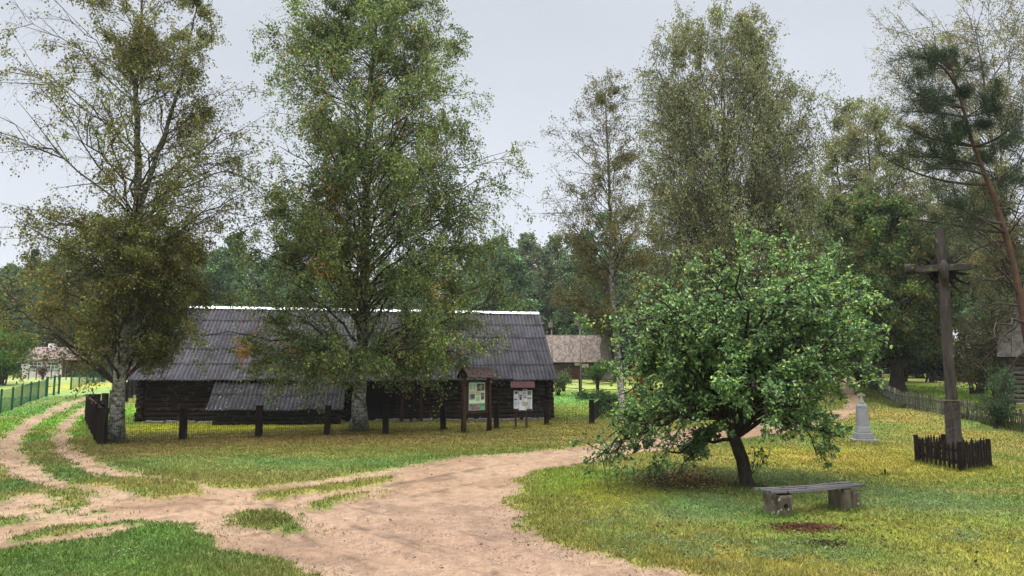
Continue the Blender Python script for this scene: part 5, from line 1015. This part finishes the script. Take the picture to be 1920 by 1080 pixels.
# ------------------------------------------------------------------ wooden cross with its sun rays
fc, lc, rc = on(1803, 884), on(1720, 868), on(1856, 877); ctr = (lc + rc) / 2 + np.array([.08, 0, 0]); ctr[2] = gz(ctr[0], ctr[1]); Yc = ctr[1]; sb = Yc / F_PX
def cz(py): return CAM_H + (705 - py) * sb - ctr[2]
rzc = R(-24)
cr_ = empty('wooden_cross', ctr, rzc, label='tall weathered wooden roadside cross with carved sun rays behind the crossbeam', cat='cross')
def crpost(w0, w1, z0, z1, t0, t1, seed):
    rg = np.random.default_rng(seed); g = MB(); n = 26; zz = np.linspace(z0, z1, n); V_ = []; prof8 = np.array([(-1, -.82), (-.82, -1), (0, -1.0), (.82, -1), (1, -.82), (1, .82), (.82, 1), (-.82, 1), (-1, .82)])
    for i, z_ in enumerate(zz):
        f = i / (n - 1); w_ = (w0 + (w1 - w0) * f) / 2; t_ = (t0 + (t1 - t0) * f) / 2; jj = rg.normal(0, .004, prof8.shape); q = prof8 * (w_, t_) + jj; q[2, 1] += .02
        V_ += [(x_, y_, z_) for x_, y_ in q]
    k = 9; f4 = [(i * k + j, i * k + (j + 1) % k, (i + 1) * k + (j + 1) % k, (i + 1) * k + j) for i in range(n - 1) for j in range(k)]
    g.add(V_, f4); g.fn.append([(n - 1) * k + j for j in range(k)]); return g
crpost(.35, .32, -.1, cz(752), .28, .27, 1).build('base_post', M_greywood, cr_)
crpost(.25, .21, cz(751), cz(425), .21, .19, 2).build('post', M_greywood, cr_)
g = MB(); g.box((0, 0, cz(750)), (.34, .29, .03), bev=.008); g.build('band', M_conc, cr_)
g = MB(); g.lathe([(.0, .08), (.03, .07), (.035, .03), (.02, 0), (.05, -.01)], 10, (.0, 0, cz(427))); g.build('finial', M_greywood, cr_)
zc = cz(503); g = MB(); g.box((0, -.10, zc), (1.26, .13, .165), bev=.012); g.build('crossbeam', M_greywoodx, cr_)
g = MB(); g.tubes(np.array([(-.66, -.09, zc - .0), (-.70, -.09, zc), (-.76, -.09, zc), (-.84, -.09, zc), (-.87, -.09, zc)]), [.085, .115, .135, .12, .07], 12); g.build('beam_knob', M_greywoodx, cr_, True)
g = MB(); g.box((-.74, -.09, zc + .13), (.24, .1, .02)); g.build('knob_cover', M_pole, cr_)
# disc and rays behind the beam
g = MB(); n = 28
R0, R1 = .40, .16; zd = cz(506)
th = np.arange(n) * 2 * math.pi / n; Vd = []
for yy, rr in ((.12, .26), (.05, .33), (-.02, .32), (-.05, .24)): Vd += [(rr * math.cos(t) * 1.0, yy, zd + rr * math.sin(t) * 1.12) for t in th]
f = [(i * n + j, i * n + (j + 1) % n, (i + 1) * n + (j + 1) % n, (i + 1) * n + j) for i in range(3) for j in range(n)]; g.add(Vd, f); g.fn += [list(range(n))[::-1], [3 * n + j for j in range(n)]]; g.build('sun_disc', M_dark, cr_, True)
rgc = np.random.default_rng(4)
for i in range(16):
    t = i / 16 * 2 * math.pi + .2
    if abs(math.sin(t)) < .12 or abs(math.cos(t)) < .12: continue
    dx_, dz_ = math.cos(t), math.sin(t) * 1.1; l_ = rgc.uniform(.56, .68); P = np.array([(dx_ * .27, .04, zd + dz_ * .27), (dx_ * .44 + .02 * dz_, .04, zd + dz_ * .44 - .02 * dx_), (dx_ * l_ - .02 * dz_, .04, zd + dz_ * l_)]); g = MB(); g.tubes(P, [.05, .036, .010], 6); g.build('ray', M_greywood if math.sin(t) * math.cos(t) > 0 else M_dark, cr_, True)
g = MB(); g.tubes(np.array([(.0, -.19, zd + .22), (.01, -.24, zd + .12), (.0, -.25, zd - .02), (.02, -.22, zd - .22), (.01, -.18, zd - .42)]), [.03, .085, .10, .08, .03], 10); g.build('carved_figure', M_greywood, cr_, True)
g = MB(); g.tubes(np.array([(-.05, -.2, zd - .1), (-.1, -.17, zd + .04), (0, -.2, zd + .1), (.1, -.17, zd + .04), (.06, -.2, zd - .14)]), .025, 8, cap=True); g.build('carved_loop', M_greywood, cr_, True)
# picket enclosure round it
pe = empty('picket_enclosure', ctr, label='low square of dark brown wooden pickets round the foot of the cross', cat='fence'); bc = lc + rc - fc
cs = [lc - ctr, fc - ctr, rc - ctr, bc - ctr]; rgk = np.random.default_rng(6)
for i in range(4):
    a_, b_ = cs[i].copy(), cs[(i + 1) % 4].copy(); a_[2] = gz(*(a_ + ctr)[:2]) - ctr[2]; b_[2] = gz(*(b_ + ctr)[:2]) - ctr[2]; d_ = b_ - a_; rot_a = math.atan2(d_[1], d_[0]); nk = 10; nrm = np.array([math.sin(rot_a), -math.cos(rot_a), 0])
    for z_ in (.2, .46): g = MB(); g.beam(a_ + (0, 0, z_) - nrm * .035, b_ + (0, 0, z_) - nrm * .035, .035, .06); g.build('rail', M_dark, pe)
    for j in range(nk):
        q = a_ + d_ * (j + .5) / nk; hgt = .60 * rgk.uniform(.93, 1.07) * (1.0 + (.07 if i == 1 else 0)); w_ = .055; lean = rgk.normal(0, .02); rot = np.array([[math.cos(rot_a), -math.sin(rot_a), lean], [math.sin(rot_a), math.cos(rot_a), 0], [0, 0, 1]])
        g = MB(); g.box(q + (0, 0, hgt / 2 - .02 + .03), (w_ * 1.4, .028, hgt - .03), rot, bev=.005); g.box(q + (lean * hgt / 2, 0, hgt + .022), (w_ * .8, .026, .05), rot, bev=.012); g.build('picket', M_dark, pe)
    g = MB(); g.box(a_ + (0, 0, .33), (.09, .09, .72), bev=.012); g.build('corner_post', M_dark, pe)
# ------------------------------------------------------------------ stone monument
mc = on(1619, 826); mc[1] = mc[1]; sb = mc[1] / F_PX
mo = empty('stone_monument', mc, R(-12), label='grey granite memorial pillar with a small stone cross on top, on the lawn', cat='monument')
def mz(py): return CAM_H + (705 - py) * sb - mc[2]
def blk(name, w_, y0, y1, bev=.012, tp=1.0, par=mo, dpt=1.0):
    g = MB(); z0, z1 = mz(y0), mz(y1); g.box((0, 0, (z0 + z1) / 2), (w_, w_ * dpt, z1 - z0), bev=bev, taper=tp); return g.build(name, M_stone, par)
blk('plinth', .80, 834, 820); blk('base_step', .55, 820.1, 808.5, .015, .97); blk('base_step', .45, 808.6, 797, .02, .92)
blk('shaft', .375, 797.1, 762, .02, .84); g = MB(); z0 = mz(762); w_ = .375 * .84 / 2
g.add([(-w_, -w_, z0), (w_, -w_, z0), (w_, w_, z0), (-w_, w_, z0), (-w_ * .95, -w_ * .95, z0 + .05), (w_ * .95, -w_ * .95, z0 + .05), (w_ * .95, w_ * .95, z0 + .05), (-w_ * .95, w_ * .95, z0 + .05), (-w_ * .62, -w_ * .62, z0 + .13), (w_ * .62, -w_ * .62, z0 + .13), (w_ * .62, w_ * .62, z0 + .13), (-w_ * .62, w_ * .62, z0 + .13)],
    [(0, 1, 5, 4), (1, 2, 6, 5), (2, 3, 7, 6), (3, 0, 4, 7), (4, 5, 9, 8), (5, 6, 10, 9), (6, 7, 11, 10), (7, 4, 8, 11), (8, 9, 10, 11)]); g.build('shoulder', M_stone, mo)
M_lich = mat('lichen_stone', (.18, .20, .15), (.10, .12, .08), 12, bump=.5)
z1 = z0 + .128; g = MB(); g.lathe([(.12, 0), (.11, .03), (.08, .08), (.05, .13), (.042, .2), (.0, .21)], 16, (0, 0, z1)); g.build('neck', M_lich, mo, True)
zt_ = mz(736); zb2 = z1 + .16; g = MB(); g.box((0, 0, (zt_ + zb2 - .06) / 2), (.09, .07, zt_ - zb2 + .06), bev=.012); g.box((0, 0, zb2 + (zt_ - zb2) * .52), (.27, .068, .09), bev=.012); g.build('cross', M_lich, mo)
# ------------------------------------------------------------------ bench
l1, l2_ = on(1459, 966), on(1580, 955); bcn = (l1 + l2_) / 2; ang_ = math.atan2(l2_[1] - l1[1], l2_[0] - l1[0])
be = empty('bench', bcn, ang_, label='backless bench of grey planks on two rough pale block supports under the apple tree', cat='bench'); dl = np.linalg.norm(l2_ - l1)
rgb_ = np.random.default_rng(8)
def rough_block(w_, d_, h_, c, m, seed):
    rg = np.random.default_rng(seed); g = MB(); nx, nz_ = 7, 7; k = 4 * nx; V_ = []
    for iz in range(nz_ + 1):
        f = iz / nz_
        for s4 in range(4):
            for ix in range(nx):
                t = ix / nx * 2 - 1; x_, y_ = ((t, -1), (1, t), (-t, 1), (-1, -t))[s4]; rr = (abs(x_) ** 6 + abs(y_) ** 6) ** (1 / 6); V_.append((x_ / rr * w_ / 2 * (1.04 - .08 * f) + rg.normal(0, .006), y_ / rr * d_ / 2 + rg.normal(0, .006), -.06 + (h_ + .06) * f + (rg.normal(0, .005) if iz == nz_ else 0)))
    f4 = [(i * k + j, i * k + (j + 1) % k, (i + 1) * k + (j + 1) % k, (i + 1) * k + j) for i in range(nz_) for j in range(k)]; g.add(np.array(V_) + c, f4); g.fn.append([nz_ * k + j for j in range(k)]); return g
SH = .385
le = rough_block(.30, .42, SH - .06, (-dl / 2, 0, 0), M_conc, 3).build('leg', M_conc, be, True)
g = MB(); g.tubes(np.array([(-dl / 2 - .03, -.190, .17), (-dl / 2 - .03, -.219, .17)]), [.034, .036], 12); g.build('hole', M_void, le)
g = MB(); g.box((-dl / 2, 0, SH - .04), (.16, .40, .05), bev=.01); g.build('bearer', M_dark, be)
le = rough_block(.17, .42, SH - .06, (dl / 2 + .12, 0, -.02), M_conc, 5).build('leg', M_conc, be, True)
g = rough_block(.20, .36, SH - .03, (dl / 2 - .07, -.02, 0), M_dark, 6); g.build('leg', mat('charred_block', (.02, .017, .014), (.10, .085, .06), 4, (1, 1, .6), bump=.6), be, True)
for j in range(4):
    yj = -.17 + j * .112; x0 = -dl / 2 - .26 + rgb_.uniform(-.05, .03) - (.04 if j > 1 else 0); x1 = dl / 2 + .26 + rgb_.uniform(-.05, .05) + (-.1 if j == 3 else .08 * (j == 1)); n = 12; t = np.linspace(0, 1, n)
    zc_ = SH + .012 + .006 * ((j * 7) % 3 - 1) - .012 * np.sin(t * math.pi) + rgb_.normal(0, .002, n); V_ = []; hw_ = .037
    for i in range(n):
        x_ = x0 + (x1 - x0) * t[i]; w2 = hw_ + rgb_.normal(0, .0025); 
        for yy, zz in ((-w2, -.018), (-w2 * .85, .015), (w2 * .85, .017), (w2, -.018)): V_.append((x_, yj + yy, zc_[i] + zz))
    f4 = [(i * 4 + a, i * 4 + (a + 1) % 4, (i + 1) * 4 + (a + 1) % 4, (i + 1) * 4 + a) for i in range(n - 1) for a in range(4)] + [(0, 1, 2, 3), ((n - 1) * 4 + 3, (n - 1) * 4 + 2, (n - 1) * 4 + 1, (n - 1) * 4)]
    g = MB(); g.add(V_, f4); g.build('plank', M_plank, be)
st = on(1660, 893); g = MB(); g.box((0, 0, .05), (.035, .03, .16), bev=.004); o = g.build('stake', M_brown, None); o.location = st; tag(o, 'small brown wooden peg stuck upright in the lawn between bench and cross', 'peg')
# ------------------------------------------------------------------ picket fence on the right
PF = [on(px, py) if Y is None else onY(px, Y) for px, py, Y in ((2060, 0, 24.5), (1920, 0, 28.5), (1846, 0, 30.5), (1766, 0, 32.8), (1713, 0, 34.8), (1678, 0, 37), (1652, 0, 43), (1640, 0, 49), (1626, 0, 57), (1613, 0, 66))]
pf = empty('picket_fence', PF[0], label='long weathered grey-green picket fence along the right side of the lawn', cat='fence')
g = MB(); g3 = MB(); rgf = np.random.default_rng(15); posts = []
for a_, b_ in zip(PF[:-1], PF[1:]):
    L_ = np.linalg.norm(b_ - a_); n = int(L_ / .085); ra = math.atan2(b_[1] - a_[1], b_[0] - a_[0])
    for i in range(n):
        q = a_ + (b_ - a_) * (i + rgf.uniform(.3, .7)) / n; q = q - PF[0]; h_ = rgf.uniform(.74, .88); ln_ = rgf.normal(0, .035); rot = np.array([[math.cos(ra), -math.sin(ra), ln_], [math.sin(ra), math.cos(ra), rgf.normal(0, .02)], [0, 0, 1]])
        g.box(q + (0, 0, h_ / 2), (rgf.uniform(.03, .05), .025, h_), rot, col=np.ones(3) * rgf.uniform(.5, 1.5), taper=.8)
    for z_ in (.22, .6): g3.beam(a_ - PF[0] + (0, .04, z_), b_ - PF[0] + (0, .04, z_), .04, .06)
    for i in range(int(L_ / 2.3)): posts.append(a_ + (b_ - a_) * (i + .5) * 2.3 / L_ - PF[0])
q = g.build('pickets', M_picket, pf); q['kind'] = 'stuff'; g3.build('rails', M_picket, pf)
for p_ in posts: g = MB(); g.tubes(np.array([(0, .09, -.1), (0, .09, .86)]), [.06, .05], 8); o = g.build('post', M_picket, pf, True); o.location = p_
# tall grass along the fence foot
tf = np.random.default_rng(22); n = 26000; seg_i = tf.integers(0, len(PF) - 1, n); t = tf.random(n)[:, None]; P = np.array(PF)[seg_i] + (np.array(PF)[seg_i + 1] - np.array(PF)[seg_i]) * t; P[:, :2] += tf.normal(0, .25, (n, 2)); P[:, 2] = ground_z(P[:, 0], P[:, 1])[0]
ok = n3(P, .8, 3) > .40; P = P[ok]; n = len(P); h_ = tf.uniform(.08, .30, n); lean = tf.normal(0, .3, (n, 2)) * h_[:, None]; th = tf.random(n) * 6.28; sx_ = np.stack([np.cos(th), np.sin(th), 0 * th], 1) * .012
Vb = np.stack([P - sx_, P + sx_, P + np.c_[lean, h_]], 1).reshape(-1, 3); cc = np.array([S(96, 128, 60), S(120, 136, 70), S(150, 140, 80), S(70, 100, 48)])[tf.integers(0, 4, n)] * tf.uniform(.6, 1.3, (n, 1))
g = MB(); g.add(Vb, None, np.arange(3 * n).reshape(-1, 3), np.repeat(cc, 3, 0)); tag(g.build('tall_grass', M_blade), 'uncut tall grass along the foot of the picket fence', 'grass', kind='stuff')
# longer tufts where the mower does not reach: round posts, trunks, bench blocks, plinth
spots = [(on(px, py), r_, n_) for px, py, r_, n_ in ((1459, 966, .26, 420), (1580, 955, .26, 420), (1619, 832, .55, 500), (1403, 915, .30, 350), (215, 831, .42, 500), (672, 809, .5, 600), (1660, 893, .08, 50), (869, 812, .2, 160), (917, 809, .2, 160), (967, 804, .14, 90), (987, 803, .14, 90))] + [(p_, .2, 150) for p_ in pts] + [((a_ + b_) / 2 + ctr, .0, 0) for a_, b_ in ()]
for i in range(4):
    for t_ in np.linspace(0, 1, 9)[:-1]: spots.append((cs[i] * (1 - t_) + cs[(i + 1) % 4] * t_ + ctr, .12, 70))
PP = []
for c_, r_, n_ in spots: a_ = tf.random(n_) * 6.28; q_ = r_ * np.abs(1 + tf.normal(0, .28, n_)); PP.append(np.stack([c_[0] + q_ * np.cos(a_), c_[1] + q_ * np.sin(a_)], 1))
PP = np.concatenate(PP); zz = ground_z(PP[:, 0], PP[:, 1])[0]; P = np.c_[PP, zz - .005]; n = len(P); h_ = tf.uniform(.04, .13, n); lean = tf.normal(0, .35, (n, 2)) * h_[:, None]; th = tf.random(n) * 6.28; sx_ = np.stack([np.cos(th), np.sin(th), 0 * th], 1) * (.004 + .0003 * P[:, 1:2])
Vb = np.stack([P - sx_, P + sx_, P + np.c_[lean, h_]], 1).reshape(-1, 3); cc = turf(P[:, 0], P[:, 1]) * tf.uniform(.5, 1.2, (n, 1)) * np.array([.8, 1.0, .8])
g = MB(); g.add(Vb, None, np.arange(3 * n).reshape(-1, 3), np.repeat(cc, 3, 0)); tag(g.build('grass_tufts', M_blade), 'longer grass tufts round the feet of posts, trunks, bench and monument', 'grass', kind='stuff')
# ------------------------------------------------------------------ log cabin at the right edge
cc0 = onY(1888, 39.5); cab = empty('log_cabin', cc0, R(-37), label='grey log cabin wall cut off by the right edge of the picture', cat='cabin')
M_cabroof = mat('dark_old_shingle', (.02, .019, .017), (.06, .056, .048), 14, usecol=True, bump=.4)
M_cablog = mat('grey_log', (.03, .026, .022), (.10, .09, .078), 6, (.25, 1, 1.2), .9, .7)
wall_logs(0, 7, 0, 0, .05, 2.7, .13, rb).build('wall', M_cablog, cab, True); wall_logs(0, 6, 0, 1, .17, 2.7, .13, rb).build('wall', M_cablog, cab, True); wall_logs(0, 6, 7, 1, .17, 2.7, .13, rb).build('wall', M_cablog, cab, True); wall_logs(0, 7, 6, 0, .05, 2.7, .13, rb).build('wall', M_cablog, cab, True)
g = MB(); g.box((3.5, 3, 1.35), (6.9, 5.9, 2.6)); g.build('wall_core', M_void, cab)
for sg in (1, -1):
    d2 = np.array([0, sg * .75, .66]); nn_ = np.array([0, -sg * .66, .75]); y0 = -.5 if sg > 0 else 6.5; rs = 3.5 / .75; g = shingles(8, (3.5 - sg * 4, y0, 2.45), (sg, 0, 0), d2, nn_, rs, .26, .2); g.box(np.array([3.5, y0, 2.45]) + d2 * rs / 2 - nn_ * .03, (8, rs, .05), np.stack([(sg, 0, 0), d2, nn_], 1), col=(.5, .5, .5)); g.build('roof', M_cabroof, cab)
g = MB()
for i in range(10): g.box((.35 + i * .7, -.02, -.0), (.45, .3, .2), bev=.05)
g.build('foundation', M_found, cab)
# shed behind the lawn
sc0 = onY(1792, 66); sh = empty('old_shed', sc0, label='dark brown shed with a grey roof half hidden by bushes behind the cross', cat='shed')
g = MB()
for i in range(30): g.box((.13 + i * .26, 0, 1.1), (.25, .06, 2.2), col=None)
g.build('wall', mat('shed_board', (.04, .018, .016), (.07, .035, .03), 4, (1, 1, .2), bump=.2), sh)
g = MB(); g.box((3.9, 2.4, 1.1), (7.7, 4.6, 2.18)); g.build('wall_core', M_dark, sh)
for sg in (1, -1):
    d2 = np.array([0, sg * .72, .69]); nn_ = np.array([0, -sg * .69, .72]); y0 = -.4 if sg > 0 else 5.2; rs = 2.8 / .72; g = MB(); g.box(np.array([3.9, y0, 2.05]) + d2 * rs / 2, (8.4, rs, .06), np.stack([(sg, 0, 0), d2, nn_], 1)); g.build('roof', mat('grey_roofing', (.26, .27, .30), (.34, .35, .38), 3, rough=.5), sh)
# pale house and fence at the end of the lane
lh = onY(1566, 92); lo = empty('pale_house', lh, label='pale blue-grey house glimpsed through leaves at the far end of the lane', cat='house')
M_blueh = mat('pale_blue_boards', (.20, .26, .27), (.26, .32, .33), 4, (1, 1, 6), bump=.3)
for y_, x_, sz_ in ((0, 1.4, (5.2, .1, 2.3)), (4, 1.4, (5.2, .1, 2.3)), (2, -1.15, (.1, 3.9, 2.3)), (2, 3.95, (.1, 3.9, 2.3))): g = MB(); g.box((x_, y_, 1.15), sz_); g.build('wall', M_blueh, lo)
for sg in (1, -1):
    d2 = np.array([0, sg * .8, .6]); nn_ = np.array([0, -sg * .6, .8]); y0 = -.4 if sg > 0 else 4.4; rs = 2.4 / .8; g = MB(); g.box(np.array([1.4, y0, 2.2]) + d2 * rs / 2, (5.9, rs, .07), np.stack([(sg, 0, 0), d2, nn_], 1)); g.build('roof', M_tin, lo)
g = MB(); g.box((.9, -.08, 1.3), (.9, .06, 1.0)); wn = g.build('window', M_white, lo); g = MB(); g.box((.7, -.12, 1.3), (.32, .03, .8)); g.box((1.1, -.12, 1.3), (.32, .03, .8)); g.build('pane', M_glass, wn)
wf = onY(1541, 84); wo = empty('white_picket_fence', wf, label='short stretch of white board fence in front of the pale house', cat='fence')
for i in range(16): g = MB(); g.box((i * .13, 0, .62), (.09, .03, 1.2 if i % 15 else 1.6)); g.build('picket', M_white, wo)
g = MB()
for z_ in (.35, .95): g.box((1, .035, z_), (2.1, .03, .08))
g.build('rail', M_white, wo)
# ------------------------------------------------------------------ pink-roofed white house far left
wh = onY(46, 90); who = empty('white_house', wh, label='low white house with two blue-framed windows and a faded pink roof at the left', cat='house'); k9 = 90 / F_PX
for y_, x_, sz_ in ((0, 2.4, (4.9, .14, 2.1)), (5, 2.4, (4.9, .14, 2.1)), (2.5, .02, (.14, 4.86, 2.1)), (2.5, 4.78, (.14, 4.86, 2.1))): g = MB(); g.box((x_, y_, 1.05), sz_); g.build('wall', M_render, who)
M_bwall = mat('ivy_brown_wall', (.06, .04, .025), (.12, .08, .05), 3, bump=.4)
g = MB(); g.box((7.1, .9, 1.05), (4.4, .14, 2.1)); g.build('porch_wall', M_bwall, who)
g = MB(); g.box((9.2, 3, 1.05), (.14, 4, 2.1)); g.build('porch_wall', M_bwall, who)
for x_ in (5.1, 6.4, 7.8, 9.1): g = MB(); g.box((x_, -.1, 1.05), (.14, .14, 2.1)); g.build('porch_post', M_brown, who)
for sg in (1, -1):
    d2 = np.array([0, sg * .88, .47]); nn_ = np.array([0, -sg * .47, .88]); y0 = -.5 if sg > 0 else 5.5; rs = 3 / .88; g = MB(); g.box(np.array([4.6, y0, 2.05]) + d2 * rs / 2, (10.2, rs, .08), np.stack([(sg, 0, 0), d2, nn_], 1)); g.build('roof', M_pinkroof, who)
g = MB(); g.box((1.9, 2.6, 3.7), (.7, .6, .8)); g.build('chimney', M_white, who)
for px in (72, 105):
    x_ = (px - 46) * k9; g = MB(); g.box((x_, -.09, 1.35), (1.5, .06, .85)); wn = g.build('window', M_white, who); g = MB()
    for i in range(3):
        for j in range(2): g.box((x_ - .46 + .46 * i, -.125, 1.15 + .4 * j), (.38, .03, .32))
    g.build('pane', M_glass, wn); g = MB(); g.box((x_, -.14, .88), (1.6, .1, .06)); g.build('sill', mat('teal_sill', (.18, .38, .36), bump=0), wn)
# ------------------------------------------------------------------ humid autumn air
HAZE = True
if HAZE:
    hm = bpy.data.materials.new('haze'); hm.use_nodes = True; t = hm.node_tree; t.nodes.clear(); o_ = t.nodes.new('ShaderNodeOutputMaterial'); pv = t.nodes.new('ShaderNodeVolumePrincipled'); pv.inputs['Density'].default_value = .0003; pv.inputs['Color'].default_value = (.86, .89, .92, 1); pv.inputs['Anisotropy'].default_value = .2
    t.links.new(pv.outputs[0], o_.inputs['Volume']); g = MB(); g.box((0, 400, 21), (2400, 2400, 48)); tag(g.build('haze', hm), 'thin damp haze over the fields and woods', 'haze', kind='stuff')
